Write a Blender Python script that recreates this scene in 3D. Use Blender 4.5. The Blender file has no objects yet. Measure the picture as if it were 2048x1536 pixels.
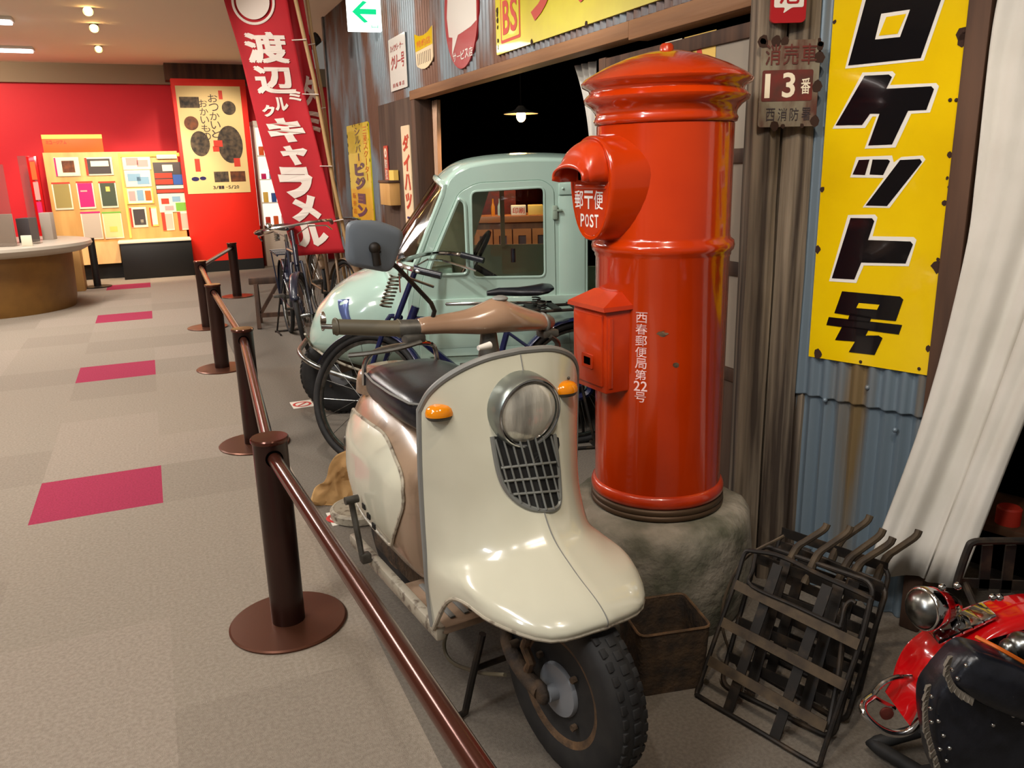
import bpy, bmesh, math, random
from math import sin, cos, pi, radians, sqrt
from mathutils import Vector as V, Matrix, noise as mnoise
from mathutils.bvhtree import BVHTree
random.seed(7)
SC = bpy.context.scene
COL = SC.collection

# ------------------------------------------------------------------ camera
FPX, PITCH, ROLL, HCAM = 1618.0, radians(15.0), radians(1.43), 1.4
_f = V((0, cos(PITCH), -sin(PITCH))); _r0 = V((1, 0, 0)); _u0 = V((0, sin(PITCH), cos(PITCH)))
_rt = cos(ROLL)*_r0 - sin(ROLL)*_u0; _up = cos(ROLL)*_u0 + sin(ROLL)*_r0
CAMP = V((0, 0, HCAM))
cam = bpy.data.cameras.new('camera'); cam_o = bpy.data.objects.new('camera', cam); COL.objects.link(cam_o)
cam.sensor_fit = 'HORIZONTAL'; cam.sensor_width = 36.0; cam.lens = 36.0*FPX/2048.0
cam.clip_start = 0.02; cam.clip_end = 100
_m = Matrix((( _rt.x, _up.x, -_f.x), (_rt.y, _up.y, -_f.y), (_rt.z, _up.z, -_f.z))).to_4x4()
cam_o.matrix_world = Matrix.Translation(CAMP) @ _m
SC.camera = cam_o
SC.view_settings.view_transform = 'Standard'; SC.view_settings.look = 'None'
SC.view_settings.gamma = 1.0; SC.view_settings.use_curve_mapping = False
SC.view_settings.exposure = 0.0

# ------------------------------------------------------------------ world and lights
w = bpy.data.worlds.new('world'); SC.world = w; w.use_nodes = True
bg = w.node_tree.nodes['Background']; bg.inputs[0].default_value = (1.0, 0.9, 0.78, 1); bg.inputs[1].default_value = 0.16

def uv(u, v, z=0):   # corridor coordinates -> world
    a = radians(23.4)
    return V((cos(a)*u - sin(a)*v, sin(a)*u + cos(a)*v, z))

def area(name, loc, target, size, energy, col, sy=None):
    l = bpy.data.lights.new(name, 'AREA'); l.energy = energy; l.color = col; l.size = size
    if sy: l.shape = 'RECTANGLE'; l.size_y = sy
    o = bpy.data.objects.new(name, l); COL.objects.link(o); o.location = loc
    o.rotation_euler = (V(target)-V(loc)).to_track_quat('-Z', 'Y').to_euler(); return o
def spot(name, loc, target, energy, col, angle=50, blend=.5, r=.03):
    l = bpy.data.lights.new(name, 'SPOT'); l.energy = energy; l.color = col
    l.spot_size = radians(angle); l.spot_blend = blend; l.shadow_soft_size = r
    o = bpy.data.objects.new(name, l); COL.objects.link(o); o.location = loc
    o.rotation_euler = (V(target)-V(loc)).to_track_quat('-Z', 'Y').to_euler(); return o
WARM = (1.0, .80, .58); NEUT = (1.0, .94, .87); COOL = (.86, .93, 1.0)
# ceiling panels of the corridor, the last one added to brighten the far floor
for i, (u, v, e) in enumerate([(-1.2, 1.2, 56), (-1.2, 4.6, 96), (-1.6, 8.2, 120), (-.6, 10.6, 60)]):
    area('corridor_light', uv(u, v, 2.9), uv(u, v, 0), .5, e, NEUT, 1.5)
area('cool_light', uv(-2.4, .6, 2.7), uv(.9, 2.2, .8), .3, 30, COOL, 1.2)
# track spots on the exhibits
spot('track_or_fill_spot', uv(-.2, .3, 2.85), (.1, 1.75, .6), 42, NEUT, 60, .6, .04)
spot('track_or_fill_spot', (.35, .9, 2.85), (.5, 2.42, 1.0), 60, WARM, 60, .6, .035)
spot('track_or_fill_spot', (-.75, 3.1, 2.85), (.0, 4.3, .9), 85, NEUT, 75, .6, .04)
spot('track_or_fill_spot', (.45, .5, 2.85), (.95, 1.95, .7), 58, NEUT, 66, .7, .05)
spot('track_or_fill_spot', (-2.3, 5.2, 2.85), (-1.9, 6.7, .9), 60, NEUT, 70, .6, .04)
spot('track_or_fill_spot', (-1.3, 4.2, 2.85), (-.4, 5.6, 1.6), 70, NEUT, 90, .6, .04)
spot('track_or_fill_spot', (-.8, .5, 2.8), (1.15, 2.4, 1.15), 80, NEUT, 42, .7, .06)  # added fill spot, brightens the big yellow sign
# wall washers in front of the far display
spot('display_light', uv(-.9, 11.2, 2.85), uv(-.75, 12.95, .9), 210, (1, .78, .5), 62, .5, .08)
spot('display_light', uv(.2, 11.2, 2.85), uv(.1, 12.95, .9), 210, (1, .78, .5), 58, .5, .08)
spot('display_light', uv(1.1, 10.9, 2.85), uv(1.0, 12.9, 1.5), 200, (1, .82, .6), 58, .6, .08)
area('wall_washer', uv(-2.6, 12.2, 2.9), uv(-2.2, 13.6, 1.9), 1.8, 70, WARM, .3)
spot('track_or_fill_spot', (-2.6, 5.4, 2.85), (-.95, 7.1, 1.6), 120, NEUT, 80, .6, .05)  # added fill spot for the left part of the storefront
spot('track_or_fill_spot', (-1.0, 2.6, 2.85), (.35, 4.2, 2.0), 60, NEUT, 90, .6, .05)  # added fill spot, lifts the corrugated iron above the doorway
spot('workshop_lamp', (.07, 6.45, 1.76), (.07, 6.4, 0), 30, (1, .62, .33), 170, .3, .05)

# ------------------------------------------------------------------ helpers
def ray(px, py): return _f + (px-1024)/FPX*_rt + (768-py)/FPX*_up
class Fr:            # a frame standing on the ground: origin + turn about z
    def __init__(s, o, rot, z=0):
        s.o = V((o[0], o[1], z)); s.rot = rot
        s.M = Matrix.Translation(s.o) @ Matrix.Rotation(radians(rot), 4, 'Z'); s.I = s.M.inverted()
    def _cd(s, px, py): return s.I @ CAMP, s.I.to_3x3() @ ray(px, py)
    def p(s, px, py, y=0):
        c, d = s._cd(px, py); q = c + d*((y-c.y)/d.y); return (q.x, q.z)
    def q(s, px, py, y=0):
        x, z = s.p(px, py, y); return V((x, y, z))
    def qx(s, px, py, x):
        c, d = s._cd(px, py); return c + d*((x-c.x)/d.x)
    def sub(s, x, y, z, rot=0):
        w_ = s.M @ V((x, y, z)); return Fr((w_.x, w_.y), s.rot+rot, w_.z)
def floor_pt(px, py, z=0):
    d = ray(px, py); return CAMP + d*((z-HCAM)/d.z)

def lin(c): return tuple(((x/255)/12.92 if x/255 <= .04045 else ((x/255+.055)/1.055)**2.4) for x in c)
MATS = {}
def mat(name, col, rough=.5, metal=0, col2=None, scale=8, stretch=(1, 1, 1), lo=.35, hi=.65, bump=0, bscale=60, coat=0, emit=0, alpha=1, detail=4, bstretch=None, spec=.5):
    m = bpy.data.materials.new(name); m.use_nodes = True; nt = m.node_tree; b = nt.nodes['Principled BSDF']
    b.inputs['Base Color'].default_value = (*lin(col), 1); b.inputs['Roughness'].default_value = rough; b.inputs['Metallic'].default_value = metal
    b.inputs['Specular IOR Level'].default_value = spec
    if coat: b.inputs['Coat Weight'].default_value = coat; b.inputs['Coat Roughness'].default_value = .04
    if emit: b.inputs['Emission Color'].default_value = (*lin(col), 1); b.inputs['Emission Strength'].default_value = emit
    if alpha < 1: b.inputs['Alpha'].default_value = alpha
    tc = None
    if col2 or bump:
        tc = nt.nodes.new('ShaderNodeTexCoord')
    def nz(sc, st):
        mp = nt.nodes.new('ShaderNodeMapping'); mp.inputs['Scale'].default_value = st
        nt.links.new(tc.outputs['Object'], mp.inputs[0])
        n = nt.nodes.new('ShaderNodeTexNoise'); n.inputs['Scale'].default_value = sc; n.inputs['Detail'].default_value = detail
        nt.links.new(mp.outputs[0], n.inputs['Vector']); return n
    if col2:
        n = nz(scale, stretch); r = nt.nodes.new('ShaderNodeValToRGB')
        r.color_ramp.elements[0].position = lo; r.color_ramp.elements[1].position = hi
        r.color_ramp.elements[0].color = (*lin(col), 1); r.color_ramp.elements[1].color = (*lin(col2), 1)
        nt.links.new(n.outputs['Fac'], r.inputs[0]); nt.links.new(r.outputs[0], b.inputs['Base Color'])
        if emit: nt.links.new(r.outputs[0], b.inputs['Emission Color'])
    if bump:
        n = nz(bscale, bstretch or stretch); bp = nt.nodes.new('ShaderNodeBump'); bp.inputs['Strength'].default_value = bump; bp.inputs['Distance'].default_value = .01
        nt.links.new(n.outputs['Fac'], bp.inputs['Height']); nt.links.new(bp.outputs[0], b.inputs['Normal'])
    MATS[name] = m; return m
def glass(name, tint, gloss=.1, rough=.02, haze=0, hazecol=(150, 150, 145)):
    m = bpy.data.materials.new(name); m.use_nodes = True; nt = m.node_tree; nt.nodes.remove(nt.nodes['Principled BSDF'])
    out = [n for n in nt.nodes if n.type == 'OUTPUT_MATERIAL'][0]
    t = nt.nodes.new('ShaderNodeBsdfTransparent'); t.inputs[0].default_value = (*lin(tint), 1)
    g = nt.nodes.new('ShaderNodeBsdfGlossy'); g.inputs['Roughness'].default_value = rough
    mx = nt.nodes.new('ShaderNodeMixShader'); mx.inputs[0].default_value = gloss
    nt.links.new(t.outputs[0], mx.inputs[1]); nt.links.new(g.outputs[0], mx.inputs[2]); last = mx
    if haze:
        d = nt.nodes.new('ShaderNodeBsdfDiffuse'); d.inputs[0].default_value = (*lin(hazecol), 1)
        m2 = nt.nodes.new('ShaderNodeMixShader'); m2.inputs[0].default_value = haze
        nt.links.new(mx.outputs[0], m2.inputs[1]); nt.links.new(d.outputs[0], m2.inputs[2]); last = m2
    nt.links.new(last.outputs[0], out.inputs[0]); MATS[name] = m; return m

def cr(pts, n):      # Catmull-Rom through points, n samples
    pts = [V(p) for p in pts]; k = len(pts)-1; out = []
    for i in range(n):
        t = i/(n-1)*k; j = min(int(t), k-1); u = t-j
        p0 = pts[j-1] if j > 0 else 2*pts[0]-pts[1]; p1 = pts[j]; p2 = pts[j+1]; p3 = pts[j+2] if j+2 <= k else 2*pts[k]-pts[k-1]
        out.append(.5*((2*p1)+(p2-p0)*u+(2*p0-5*p1+4*p2-p3)*u*u+(3*p1-p0-3*p2+p3)*u**3))
    return out
_GL = {}
def glyph_data(ch, bold):
    k = (ch, bold)
    if k in _GL: return _GL[k]
    cu = bpy.data.curves.new('glyph', 'FONT'); cu.body = ch; cu.resolution_u = 3; cu.offset = bold
    o = bpy.data.objects.new('glyph', cu); COL.objects.link(o)
    dg = bpy.context.evaluated_depsgraph_get(); me = bpy.data.meshes.new_from_object(o.evaluated_get(dg))
    vs = [(v.co.x, v.co.y) for v in me.vertices]; fs = [tuple(p.vertices) for p in me.polygons]
    bpy.data.objects.remove(o); bpy.data.curves.remove(cu); bpy.data.meshes.remove(me)
    if vs:
        x0 = min(v[0] for v in vs); x1 = max(v[0] for v in vs); y0 = min(v[1] for v in vs); y1 = max(v[1] for v in vs)
        vs = [((x-x0)/max(x1-x0, 1e-6), (y-y0)/max(y1-y0, 1e-6)) for x, y in vs]
    _GL[k] = (vs, fs); return _GL[k]

class MB:
    def __init__(s): s.bm = bmesh.new(); s.mi = 0
    def _f(s, vs):
        try:
            f = s.bm.faces.new(vs); f.material_index = s.mi; return f
        except ValueError: return None
    def v(s, p): return s.bm.verts.new(p)
    def poly(s, pts): return s._f([s.v(p) for p in pts])
    def box(s, c, d, M=None, bev=0, taper=1):
        x, y, z = d[0]/2, d[1]/2, d[2]/2; c = V(c)
        co = [V((sx*x*(taper if sz > 0 else 1), sy*y*(taper if sz > 0 else 1), sz*z)) for sz in (-1, 1) for sy in (-1, 1) for sx in (-1, 1)]
        if M is not None: co = [M.to_3x3() @ q for q in co]
        vs = [s.v(q+c) for q in co]
        fs = [s._f([vs[i] for i in f]) for f in ((0, 2, 3, 1), (4, 5, 7, 6), (0, 1, 5, 4), (2, 6, 7, 3), (0, 4, 6, 2), (1, 3, 7, 5))]
        if bev:
            es = list({e for f in fs for e in f.edges})
            r = bmesh.ops.bevel(s.bm, geom=es, offset=bev, segments=2, affect='EDGES', profile=.5)
            for f in r['faces']: f.material_index = s.mi
        return s
    def box2(s, a, b, bev=0):   # two corners
        return s.box([(a[i]+b[i])/2 for i in range(3)], [abs(a[i]-b[i]) for i in range(3)], bev=bev)
    def beam(s, a, b, w_, h, up=V((0, 0, 1)), bev=0):  # rectangular bar a->b
        a, b = V(a), V(b); d = b-a; L = d.length; z = d.normalized(); x = z.cross(up)
        if x.length < 1e-4: x = V((1, 0, 0))
        x.normalize(); y = z.cross(x)
        return s.box((a+b)/2, (w_, h, L), Matrix((x, y, z)).transposed(), bev)
    def ring(s, c, x, y, r, n, ry=None): return [s.v(c + x*(r*cos(2*pi*i/n)) + y*((ry or r)*sin(2*pi*i/n))) for i in range(n)]
    def bridge(s, a, b):
        n = len(a)
        for i in range(n): s._f([a[i], a[(i+1) % n], b[(i+1) % n], b[i]])
    def tube(s, pts, r, n=8, closed=False, cap=True, ry=None):
        pts = [V(p) for p in pts]; m = len(pts); rs = r if isinstance(r, (list, tuple)) else [r]*m
        prev = None; rings = []
        for i, p in enumerate(pts):
            if closed: t = pts[(i+1) % m]-pts[i-1]
            else: t = pts[min(i+1, m-1)]-pts[max(i-1, 0)]
            t.normalize()
            if prev is None:
                x = t.cross(V((0, 0, 1)))
                if x.length < .05: x = t.cross(V((0, 1, 0)))
            else: x = prev - t*prev.dot(t)
            x.normalize(); prev = x; y = t.cross(x); rings.append(s.ring(p, x, y, rs[i], n, ry and ry*rs[i]/max(rs[0], 1e-6)))
        for i in range(m-1): s.bridge(rings[i], rings[i+1])
        if closed: s.bridge(rings[-1], rings[0])
        elif cap: s._f(rings[0][::-1]); s._f(rings[-1])
        return s
    def cyl(s, a, b, r, r2=None, n=20): return s.tube([a, b], [r, r if r2 is None else r2], n)
    def lathe(s, prof, n=48, M=None, arc=None):
        M = M or Matrix(); rings = []
        for r, z in prof: rings.append([s.v(M @ V((r*cos(2*pi*i/n), r*sin(2*pi*i/n), z))) for i in range(n)])
        for a, b in zip(rings, rings[1:]): s.bridge(a, b)
        if prof[0][0] > 1e-5: s._f(rings[0][::-1])
        if prof[-1][0] > 1e-5: s._f(rings[-1])
        return s
    def loft(s, secs, cap=True):
        rings = [[s.v(p) for p in sec] for sec in secs]
        for a, b in zip(rings, rings[1:]): s.bridge(a, b)
        if cap: s._f(rings[0][::-1]); s._f(rings[-1])
        return s
    def grid(s, rows):
        g = [[s.v(p) for p in row] for row in rows]
        for a, b in zip(g, g[1:]):
            for i in range(len(a)-1): s._f([a[i], a[i+1], b[i+1], b[i]])
        return s
    def prism(s, poly, t, y0=0):  # polygon in x-z, thickness along +y
        a = [s.v((x, y0, z)) for x, z in poly]; b = [s.v((x, y0+t, z)) for x, z in poly]
        s._f(a); s._f(b[::-1]); s.bridge(b, a); return s
    def plate(s, outer, holes, t, y0=0):
        tmp = bmesh.new()
        for lp in [outer]+holes:
            vs = [tmp.verts.new((x, y0, z)) for x, z in lp]
            for i in range(len(vs)): tmp.edges.new((vs[i-1], vs[i]))
        bmesh.ops.triangle_fill(tmp, use_beauty=True, edges=tmp.edges[:], normal=(0, -1, 0))
        r = bmesh.ops.extrude_face_region(tmp, geom=tmp.faces[:])
        bmesh.ops.translate(tmp, verts=[e for e in r['geom'] if isinstance(e, bmesh.types.BMVert)], vec=(0, t, 0))
        mp = {v: s.v(v.co) for v in tmp.verts}
        for f in tmp.faces: s._f([mp[v] for v in f.verts])
        tmp.free(); bmesh.ops.recalc_face_normals(s.bm, faces=s.bm.faces[:]); return s
    def ball(s, c, r, n=16, M=None):
        r = (r, r, r) if not isinstance(r, (tuple, list)) else r
        k = bmesh.ops.create_uvsphere(s.bm, u_segments=n, v_segments=max(6, n//2), radius=1)
        for v_ in k['verts']:
            q = V((v_.co.x*r[0], v_.co.y*r[1], v_.co.z*r[2])); v_.co = (M @ q if M is not None else q)+V(c)
        for f in {f for v_ in k['verts'] for f in v_.link_faces}: f.material_index = s.mi
        return s
    def torus(s, c, R, r, ax='y', n=40, m=8, M=None, ry=None):
        c = V(c); E = {'y': (V((1, 0, 0)), V((0, 0, 1))), 'x': (V((0, 1, 0)), V((0, 0, 1))), 'z': (V((1, 0, 0)), V((0, 1, 0)))}[ax]
        if M is not None: E = tuple(M.to_3x3() @ e for e in E)
        nrm = E[0].cross(E[1]); rings = []
        for i in range(n):
            a = 2*pi*i/n; d = E[0]*cos(a)+E[1]*sin(a); rings.append(s.ring(c+d*R, d, nrm, r, m, ry))
        for i in range(n): s.bridge(rings[i-1], rings[i])
        return s
    def glyph(s, ch, x0, z0, x1, z1, y=-.003, bold=0, shear=0, fn=None, rot=0):
        if bold and ord(ch[0]) >= 0x4e00:      # kanji: thicken by offset copies, the outline offset would fold small strokes
            dx, dz = bold*.55*(x1-x0), bold*.55*(z1-z0)
            for i, (a, c) in enumerate(((-1, -1), (1, -1), (1, 1), (-1, 1), (0, 0))): s.glyph(ch, x0+a*dx, z0+c*dz, x1+a*dx, z1+c*dz, y-.00004*i, 0, shear, fn, rot)
            return s
        vs, fs = glyph_data(ch, bold); out = []
        for a, b in vs:
            p = V((x0+(x1-x0)*a + shear*(b-.5)*(z1-z0), y, z0+(z1-z0)*b))
            if rot:
                cx, cz = (x0+x1)/2, (z0+z1)/2; dx, dz = p.x-cx, p.z-cz
                p.x = cx+dx*cos(rot)-dz*sin(rot); p.z = cz+dx*sin(rot)+dz*cos(rot)
            out.append(s.v(fn(p) if fn else p))
        for f in fs: s._f([out[i] for i in f])
        return s
    def text(s, st, x0, z0, x1, z1, y=-.003, bold=0, vertical=False, gap=.12, fn=None, shear=0):
        n = len(st)
        for i, ch in enumerate(st):
            if ch == ' ': continue
            if vertical:
                h = (z1-z0)/n; a = z1-(i+1)*h+h*gap/2
                sm = ch in 'ーっッャュョ・'
                s.glyph(ch if ch not in 'ー' else '｜', x0+(x1-x0)*(.42 if ch == 'ー' else (.15 if sm else 0)), a, x1-(x1-x0)*(.42 if ch == 'ー' else (.1 if sm else 0)), a+h*(1-gap)*(.8 if sm and ch != 'ー' else 1), y, bold, shear, fn)
            else:
                w_ = (x1-x0)/n; a = x0+i*w_+w_*gap/2
                dash = ch in '-~ー'
                s.glyph(ch, a, z0+(z1-z0)*(.45 if dash else 0), a+w_*(1-gap), z1-(z1-z0)*(.45 if dash else 0), y, bold, shear, fn)
        return s
    def build(s, name, m, parent=None, fr=None, smooth=40, solid=0, bev=0, sub=0, recalc=True, soff=0):
        if recalc and s.bm.faces: bmesh.ops.recalc_face_normals(s.bm, faces=s.bm.faces[:])
        me = bpy.data.meshes.new(name); s.bm.to_mesh(me); s.bm.free()
        for mm in (m if isinstance(m, (list, tuple)) else [m]): me.materials.append(MATS[mm] if isinstance(mm, str) else mm)
        if smooth and me.polygons:
            me.polygons.foreach_set('use_smooth', [True]*len(me.polygons)); me.set_sharp_from_angle(angle=radians(smooth))
        o = bpy.data.objects.new(name, me); COL.objects.link(o)
        if parent: o.parent = parent
        if fr: o.location = fr.o; o.rotation_euler = (0, 0, radians(fr.rot))
        if solid: k = o.modifiers.new('solid', 'SOLIDIFY'); k.thickness = solid; k.offset = soff
        if bev: k = o.modifiers.new('bevel', 'BEVEL'); k.width = bev; k.segments = 2; k.limit_method = 'ANGLE'
        if sub: k = o.modifiers.new('sub', 'SUBSURF'); k.levels = k.render_levels = sub
        return o
def tag(o, label=None, cat=None, group=None, kind=None):
    if label: o['label'] = label
    if cat: o['category'] = cat
    if group: o['group'] = group
    if kind: o['kind'] = kind
    return o
def T(name, label, cat, fr, group=None):
    o = bpy.data.objects.new(name, None); COL.objects.link(o); o.empty_display_size = .1
    o.location = fr.o; o.rotation_euler = (0, 0, radians(fr.rot)); return tag(o, label, cat, group)
def struct(name, b, m, fr=None, **k): return tag(b.build(name, m, fr=fr, **k), kind='structure')
def rrect(x0, z0, x1, z1, r, n=4):
    out = []
    for cx, cz, a in ((x1-r, z1-r, 0), (x0+r, z1-r, pi/2), (x0+r, z0+r, pi), (x1-r, z0+r, 3*pi/2)):
        for i in range(n+1): out.append((cx+r*cos(a+pi/2*i/n), cz+r*sin(a+pi/2*i/n)))
    return out
def round_poly(pts, r, n=4):   # round the corners of a polygon
    out = []; m = len(pts)
    for i in range(m):
        p0, p1, p2 = V((*pts[i-1],)), V((*pts[i],)), V((*pts[(i+1) % m],))
        rr = r[i] if isinstance(r, (list, tuple)) else r
        a = p1+(p0-p1).normalized()*min(rr, (p0-p1).length*.45); b = p1+(p2-p1).normalized()*min(rr, (p2-p1).length*.45)
        for k in range(n+1):
            t = k/n; q = a*(1-t)**2+p1*2*t*(1-t)+b*t*t; out.append((q.x, q.y))
    return out

# ------------------------------------------------------------------ frames
SF = Fr((.9, 2.75), -66.6)           # storefront: -x runs away along the wall, +y into the building
NF = Fr((.915, 2.58), -48)           # angled near wall
FF = Fr(uv(0, 12.95)[:2], 23.4)      # far wall: faces back along the corridor
CF = Fr((0, 0), 23.4)                # corridor

# ------------------------------------------------------------------ materials
mat('carpet', (160, 148, 133), .95, col2=(144, 132, 117), scale=90, bump=.5, bscale=400)
mat('carpet_b', (154, 142, 127), .95, col2=(138, 126, 112), scale=90, bump=.5, bscale=400)
mat('carpet_c', (165, 152, 137), .95, col2=(148, 135, 121), scale=90, bump=.5, bscale=400)
mat('carpet_pink', (172, 42, 80), .95, col2=(150, 34, 66), scale=120, bump=.5, bscale=400)
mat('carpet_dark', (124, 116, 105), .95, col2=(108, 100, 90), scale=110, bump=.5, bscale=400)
mat('red_wall', (208, 10, 32), .6)
mat('beige', (138, 120, 98), .8)
mat('ceiling_paint', (236, 222, 202), .8)
mat('black_base', (14, 12, 12), .5)
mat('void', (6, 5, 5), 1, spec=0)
mat('brown_post', (50, 26, 20), .3, metal=.3, col2=(42, 22, 17), scale=5)
mat('brown_rail', (82, 44, 34), .18, metal=.45)
mat('brown_disc', (96, 58, 42), .32, metal=.6)
mat('p_red2', (226, 34, 16), .5)
mat('cream', (206, 204, 184), .2, coat=.6, col2=(194, 190, 170), scale=3, lo=.4, hi=.7)
mat('cream_edge', (176, 168, 150), .4, col2=(104, 92, 80), scale=40, lo=.5, hi=.68)
mat('tan', (170, 138, 112), .18, coat=.6, col2=(158, 126, 102), scale=6)
mat('tan_worn', (154, 130, 108), .25, coat=.3, col2=(112, 90, 72), scale=9, lo=.5, hi=.72)
mat('trim_grey', (126, 126, 122), .45)
mat('grille_metal', (134, 136, 132), .4, metal=.4)
mat('chrome', (205, 205, 205), .12, metal=1)
mat('dull_chrome', (150, 152, 150), .28, metal=1, col2=(110, 110, 106), scale=30)
mat('black_leather', (22, 24, 30), .28, col2=(34, 36, 44), scale=30, bump=.05, bscale=200)
mat('lamp_grey', (140, 146, 140), .3, metal=.7)
mat('rubber', (24, 24, 25), .7, col2=(36, 35, 34), scale=20)
mat('taupe_grip', (92, 84, 66), .55)
mat('grey_metal', (96, 94, 88), .45, metal=.5, col2=(72, 68, 62), scale=30)
mat('mirror_back', (104, 112, 120), .5)
mat('dark_grille', (20, 20, 20), .6)
mat('rusty', (74, 58, 44), .7, metal=.3, col2=(110, 84, 58), scale=30, bump=.3, bscale=90)
mat('rust_dark', (50, 42, 36), .8, metal=.2, col2=(84, 66, 48), scale=22, bump=.4, bscale=80)
mat('hub_grey', (136, 140, 146), .5, metal=.3)
mat('red_enamel', (190, 54, 2), .18, coat=.7, col2=(176, 46, 2), scale=3, bump=.02, bscale=30)
mat('red_worn', (196, 58, 14), .28, coat=.5, col2=(180, 46, 6), scale=10)
mat('white_paint', (232, 226, 220), .6)
mat('white_faded', (238, 200, 196), .6)
mat('stone', (150, 142, 128), .95, col2=(84, 84, 68), scale=7, bump=.9, bscale=30, detail=8)
mat('bronze_ring', (86, 66, 48), .5, metal=.5)
mat('weathered', (138, 124, 106), .85, col2=(56, 45, 36), scale=30, stretch=(1, 1, .04), bump=.8, bscale=50, bstretch=(1, 1, .03), lo=.36, hi=.62, detail=8)
mat('old_wood', (104, 70, 46), .7, col2=(70, 46, 30), scale=12, stretch=(1, .12, .12), bump=.2, bscale=30)
mat('old_wood_v', (92, 64, 46), .75, col2=(56, 38, 28), scale=14, stretch=(1, 1, .07), bump=.25, bscale=30)
mat('beam_wood', (164, 118, 78), .6, col2=(120, 82, 52), scale=10, stretch=(.06, 1, 1), bump=.2)
mat('panel_wood', (92, 72, 58), .75, col2=(64, 46, 36), scale=9, stretch=(1, 1, .1), bump=.1)
mat('orange_wood', (178, 112, 62), .5, col2=(146, 84, 42), scale=8, stretch=(.1, 1, 1))
mat('fringe', (128, 120, 108), .8)
mat('bike_dark', (22, 28, 46), .3, coat=.4)
mat('ply', (216, 170, 104), .5, col2=(194, 146, 84), scale=6, stretch=(1, 1, .2))
mat('corr_rust', (124, 134, 140), .45, metal=.3, col2=(104, 68, 48), scale=2.4, stretch=(1, 1, .4), lo=.42, hi=.56, detail=8)
mat('corr_blue', (112, 128, 140), .45, metal=.3, col2=(124, 104, 72), scale=7, stretch=(1, 1, .05), lo=.55, hi=.68, detail=6)
mat('galv', (112, 124, 130), .5, metal=.3, col2=(92, 84, 76), scale=8)
mat('yellow_enamel', (236, 200, 10), .12, coat=.5, col2=(226, 188, 8), scale=4)
mat('yellow_old', (212, 200, 16), .3, coat=.3, col2=(204, 188, 14), scale=6)
mat('black_enamel', (14, 14, 18), .12, coat=.5)
mat('white_enamel', (230, 226, 216), .25, coat=.4)
mat('rust_spot', (52, 30, 18), .9)
mat('sign_red', (170, 26, 32), .3, coat=.3)
mat('sign_red2', (196, 64, 44), .4)
mat('navy', (40, 34, 92), .4)
mat('orange_ink', (214, 104, 26), .5)
mat('cream_sign', (232, 206, 168), .5)
mat('old_plate', (140, 132, 112), .6, metal=.3, col2=(96, 56, 44), scale=16, stretch=(1, 1, .3), lo=.42, hi=.6, detail=6)
mat('old_red', (112, 34, 26), .6, col2=(78, 40, 30), scale=20)
mat('curtain', (214, 210, 202), .9, col2=(202, 198, 188), scale=4, bump=.12, bscale=18)
mat('curtain_pink', (206, 168, 140), .9)
mat('black_iron', (34, 30, 27), .55, metal=.4, col2=(66, 54, 42), scale=18, lo=.5, hi=.7)
mat('slat', (86, 72, 54), .7, metal=.3, col2=(58, 48, 38), scale=20)
mat('moto_red', (196, 12, 18), .12, coat=.8)
mat('banner', (186, 12, 30), .75, col2=(170, 8, 24), scale=3)
mat('banner_white', (232, 218, 206), .8)
mat('bamboo', (176, 140, 92), .5)
mat('truck_green', (180, 208, 196), .18, coat=.6, col2=(172, 200, 188), scale=2)
mat('truck_trim', (150, 168, 152), .4)
mat('blue_metal', (92, 108, 160), .3, metal=.3)
mat('bike_blue', (20, 28, 70), .25, coat=.5)
mat('bike_black', (20, 20, 24), .3, coat=.4)
mat('bike_tan', (120, 96, 72), .5, metal=.2)
mat('paper', (226, 220, 208), .8)
mat('ink_red', (192, 52, 44), .7)
mat('kraft', (186, 148, 96), .85, col2=(162, 122, 74), scale=6, bump=.25, bscale=25)
mat('amber', (232, 138, 10), .12, coat=.8)
mat('lens', (140, 138, 130), .06, metal=.3, col2=(222, 218, 204), scale=22, stretch=(1, 1, .12), bump=.25, bscale=60, coat=1)
mat('red_reflection', (150, 10, 14), .1, coat=.8)
mat('counter_top', (176, 166, 150), .35)
mat('counter_wood', (132, 92, 36), .45, col2=(120, 82, 30), scale=6)
mat('exit_white', (236, 246, 240), .4, emit=3.2)
mat('exit_green', (0, 190, 120), .4, emit=1.1)
mat('bulb', (255, 200, 120), .4, emit=40)
mat('bulb_soft', (255, 214, 140), .4, emit=14)
mat('tube_light', (236, 240, 255), .4, emit=6)
mat('shelf_white', (236, 232, 224), .5)
mat('case_glow', (255, 246, 232), .5, emit=.9)
mat('mint_far', (120, 140, 130), .5)
mat('poster_cream', (226, 200, 140), .6)
mat('sepia', (96, 80, 62), .7, col2=(30, 26, 26), scale=14)
mat('brown_photo', (128, 68, 30), .6, col2=(70, 36, 18), scale=12)
for nm, c in dict(p_white=(238, 226, 200), p_dark=(62, 56, 58), p_olive=(150, 134, 76), p_mag=(206, 18, 108), p_green=(62, 74, 58), p_grey=(186, 172, 158),
                  p_pale=(206, 202, 140), p_blue=(122, 160, 190), p_pink=(206, 150, 150), p_red=(206, 54, 34), p_orange=(222, 92, 30), p_yel=(236, 196, 96), p_lgreen=(110, 170, 60), p_navy=(44, 84, 160), p_ink=(54, 44, 48)).items():
    mat(nm, c, .6)
glass('window_glass', (225, 232, 225), .07)
glass('windscreen', (170, 140, 118), .22, .05)  # brown tint stands in for the wall reflected in the windscreen
glass('dusty_glass', (205, 200, 192), .06, .1, .75, (176, 166, 152))
glass('acrylic', (240, 236, 232), .1, .02, .06, (210, 200, 195))

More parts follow.
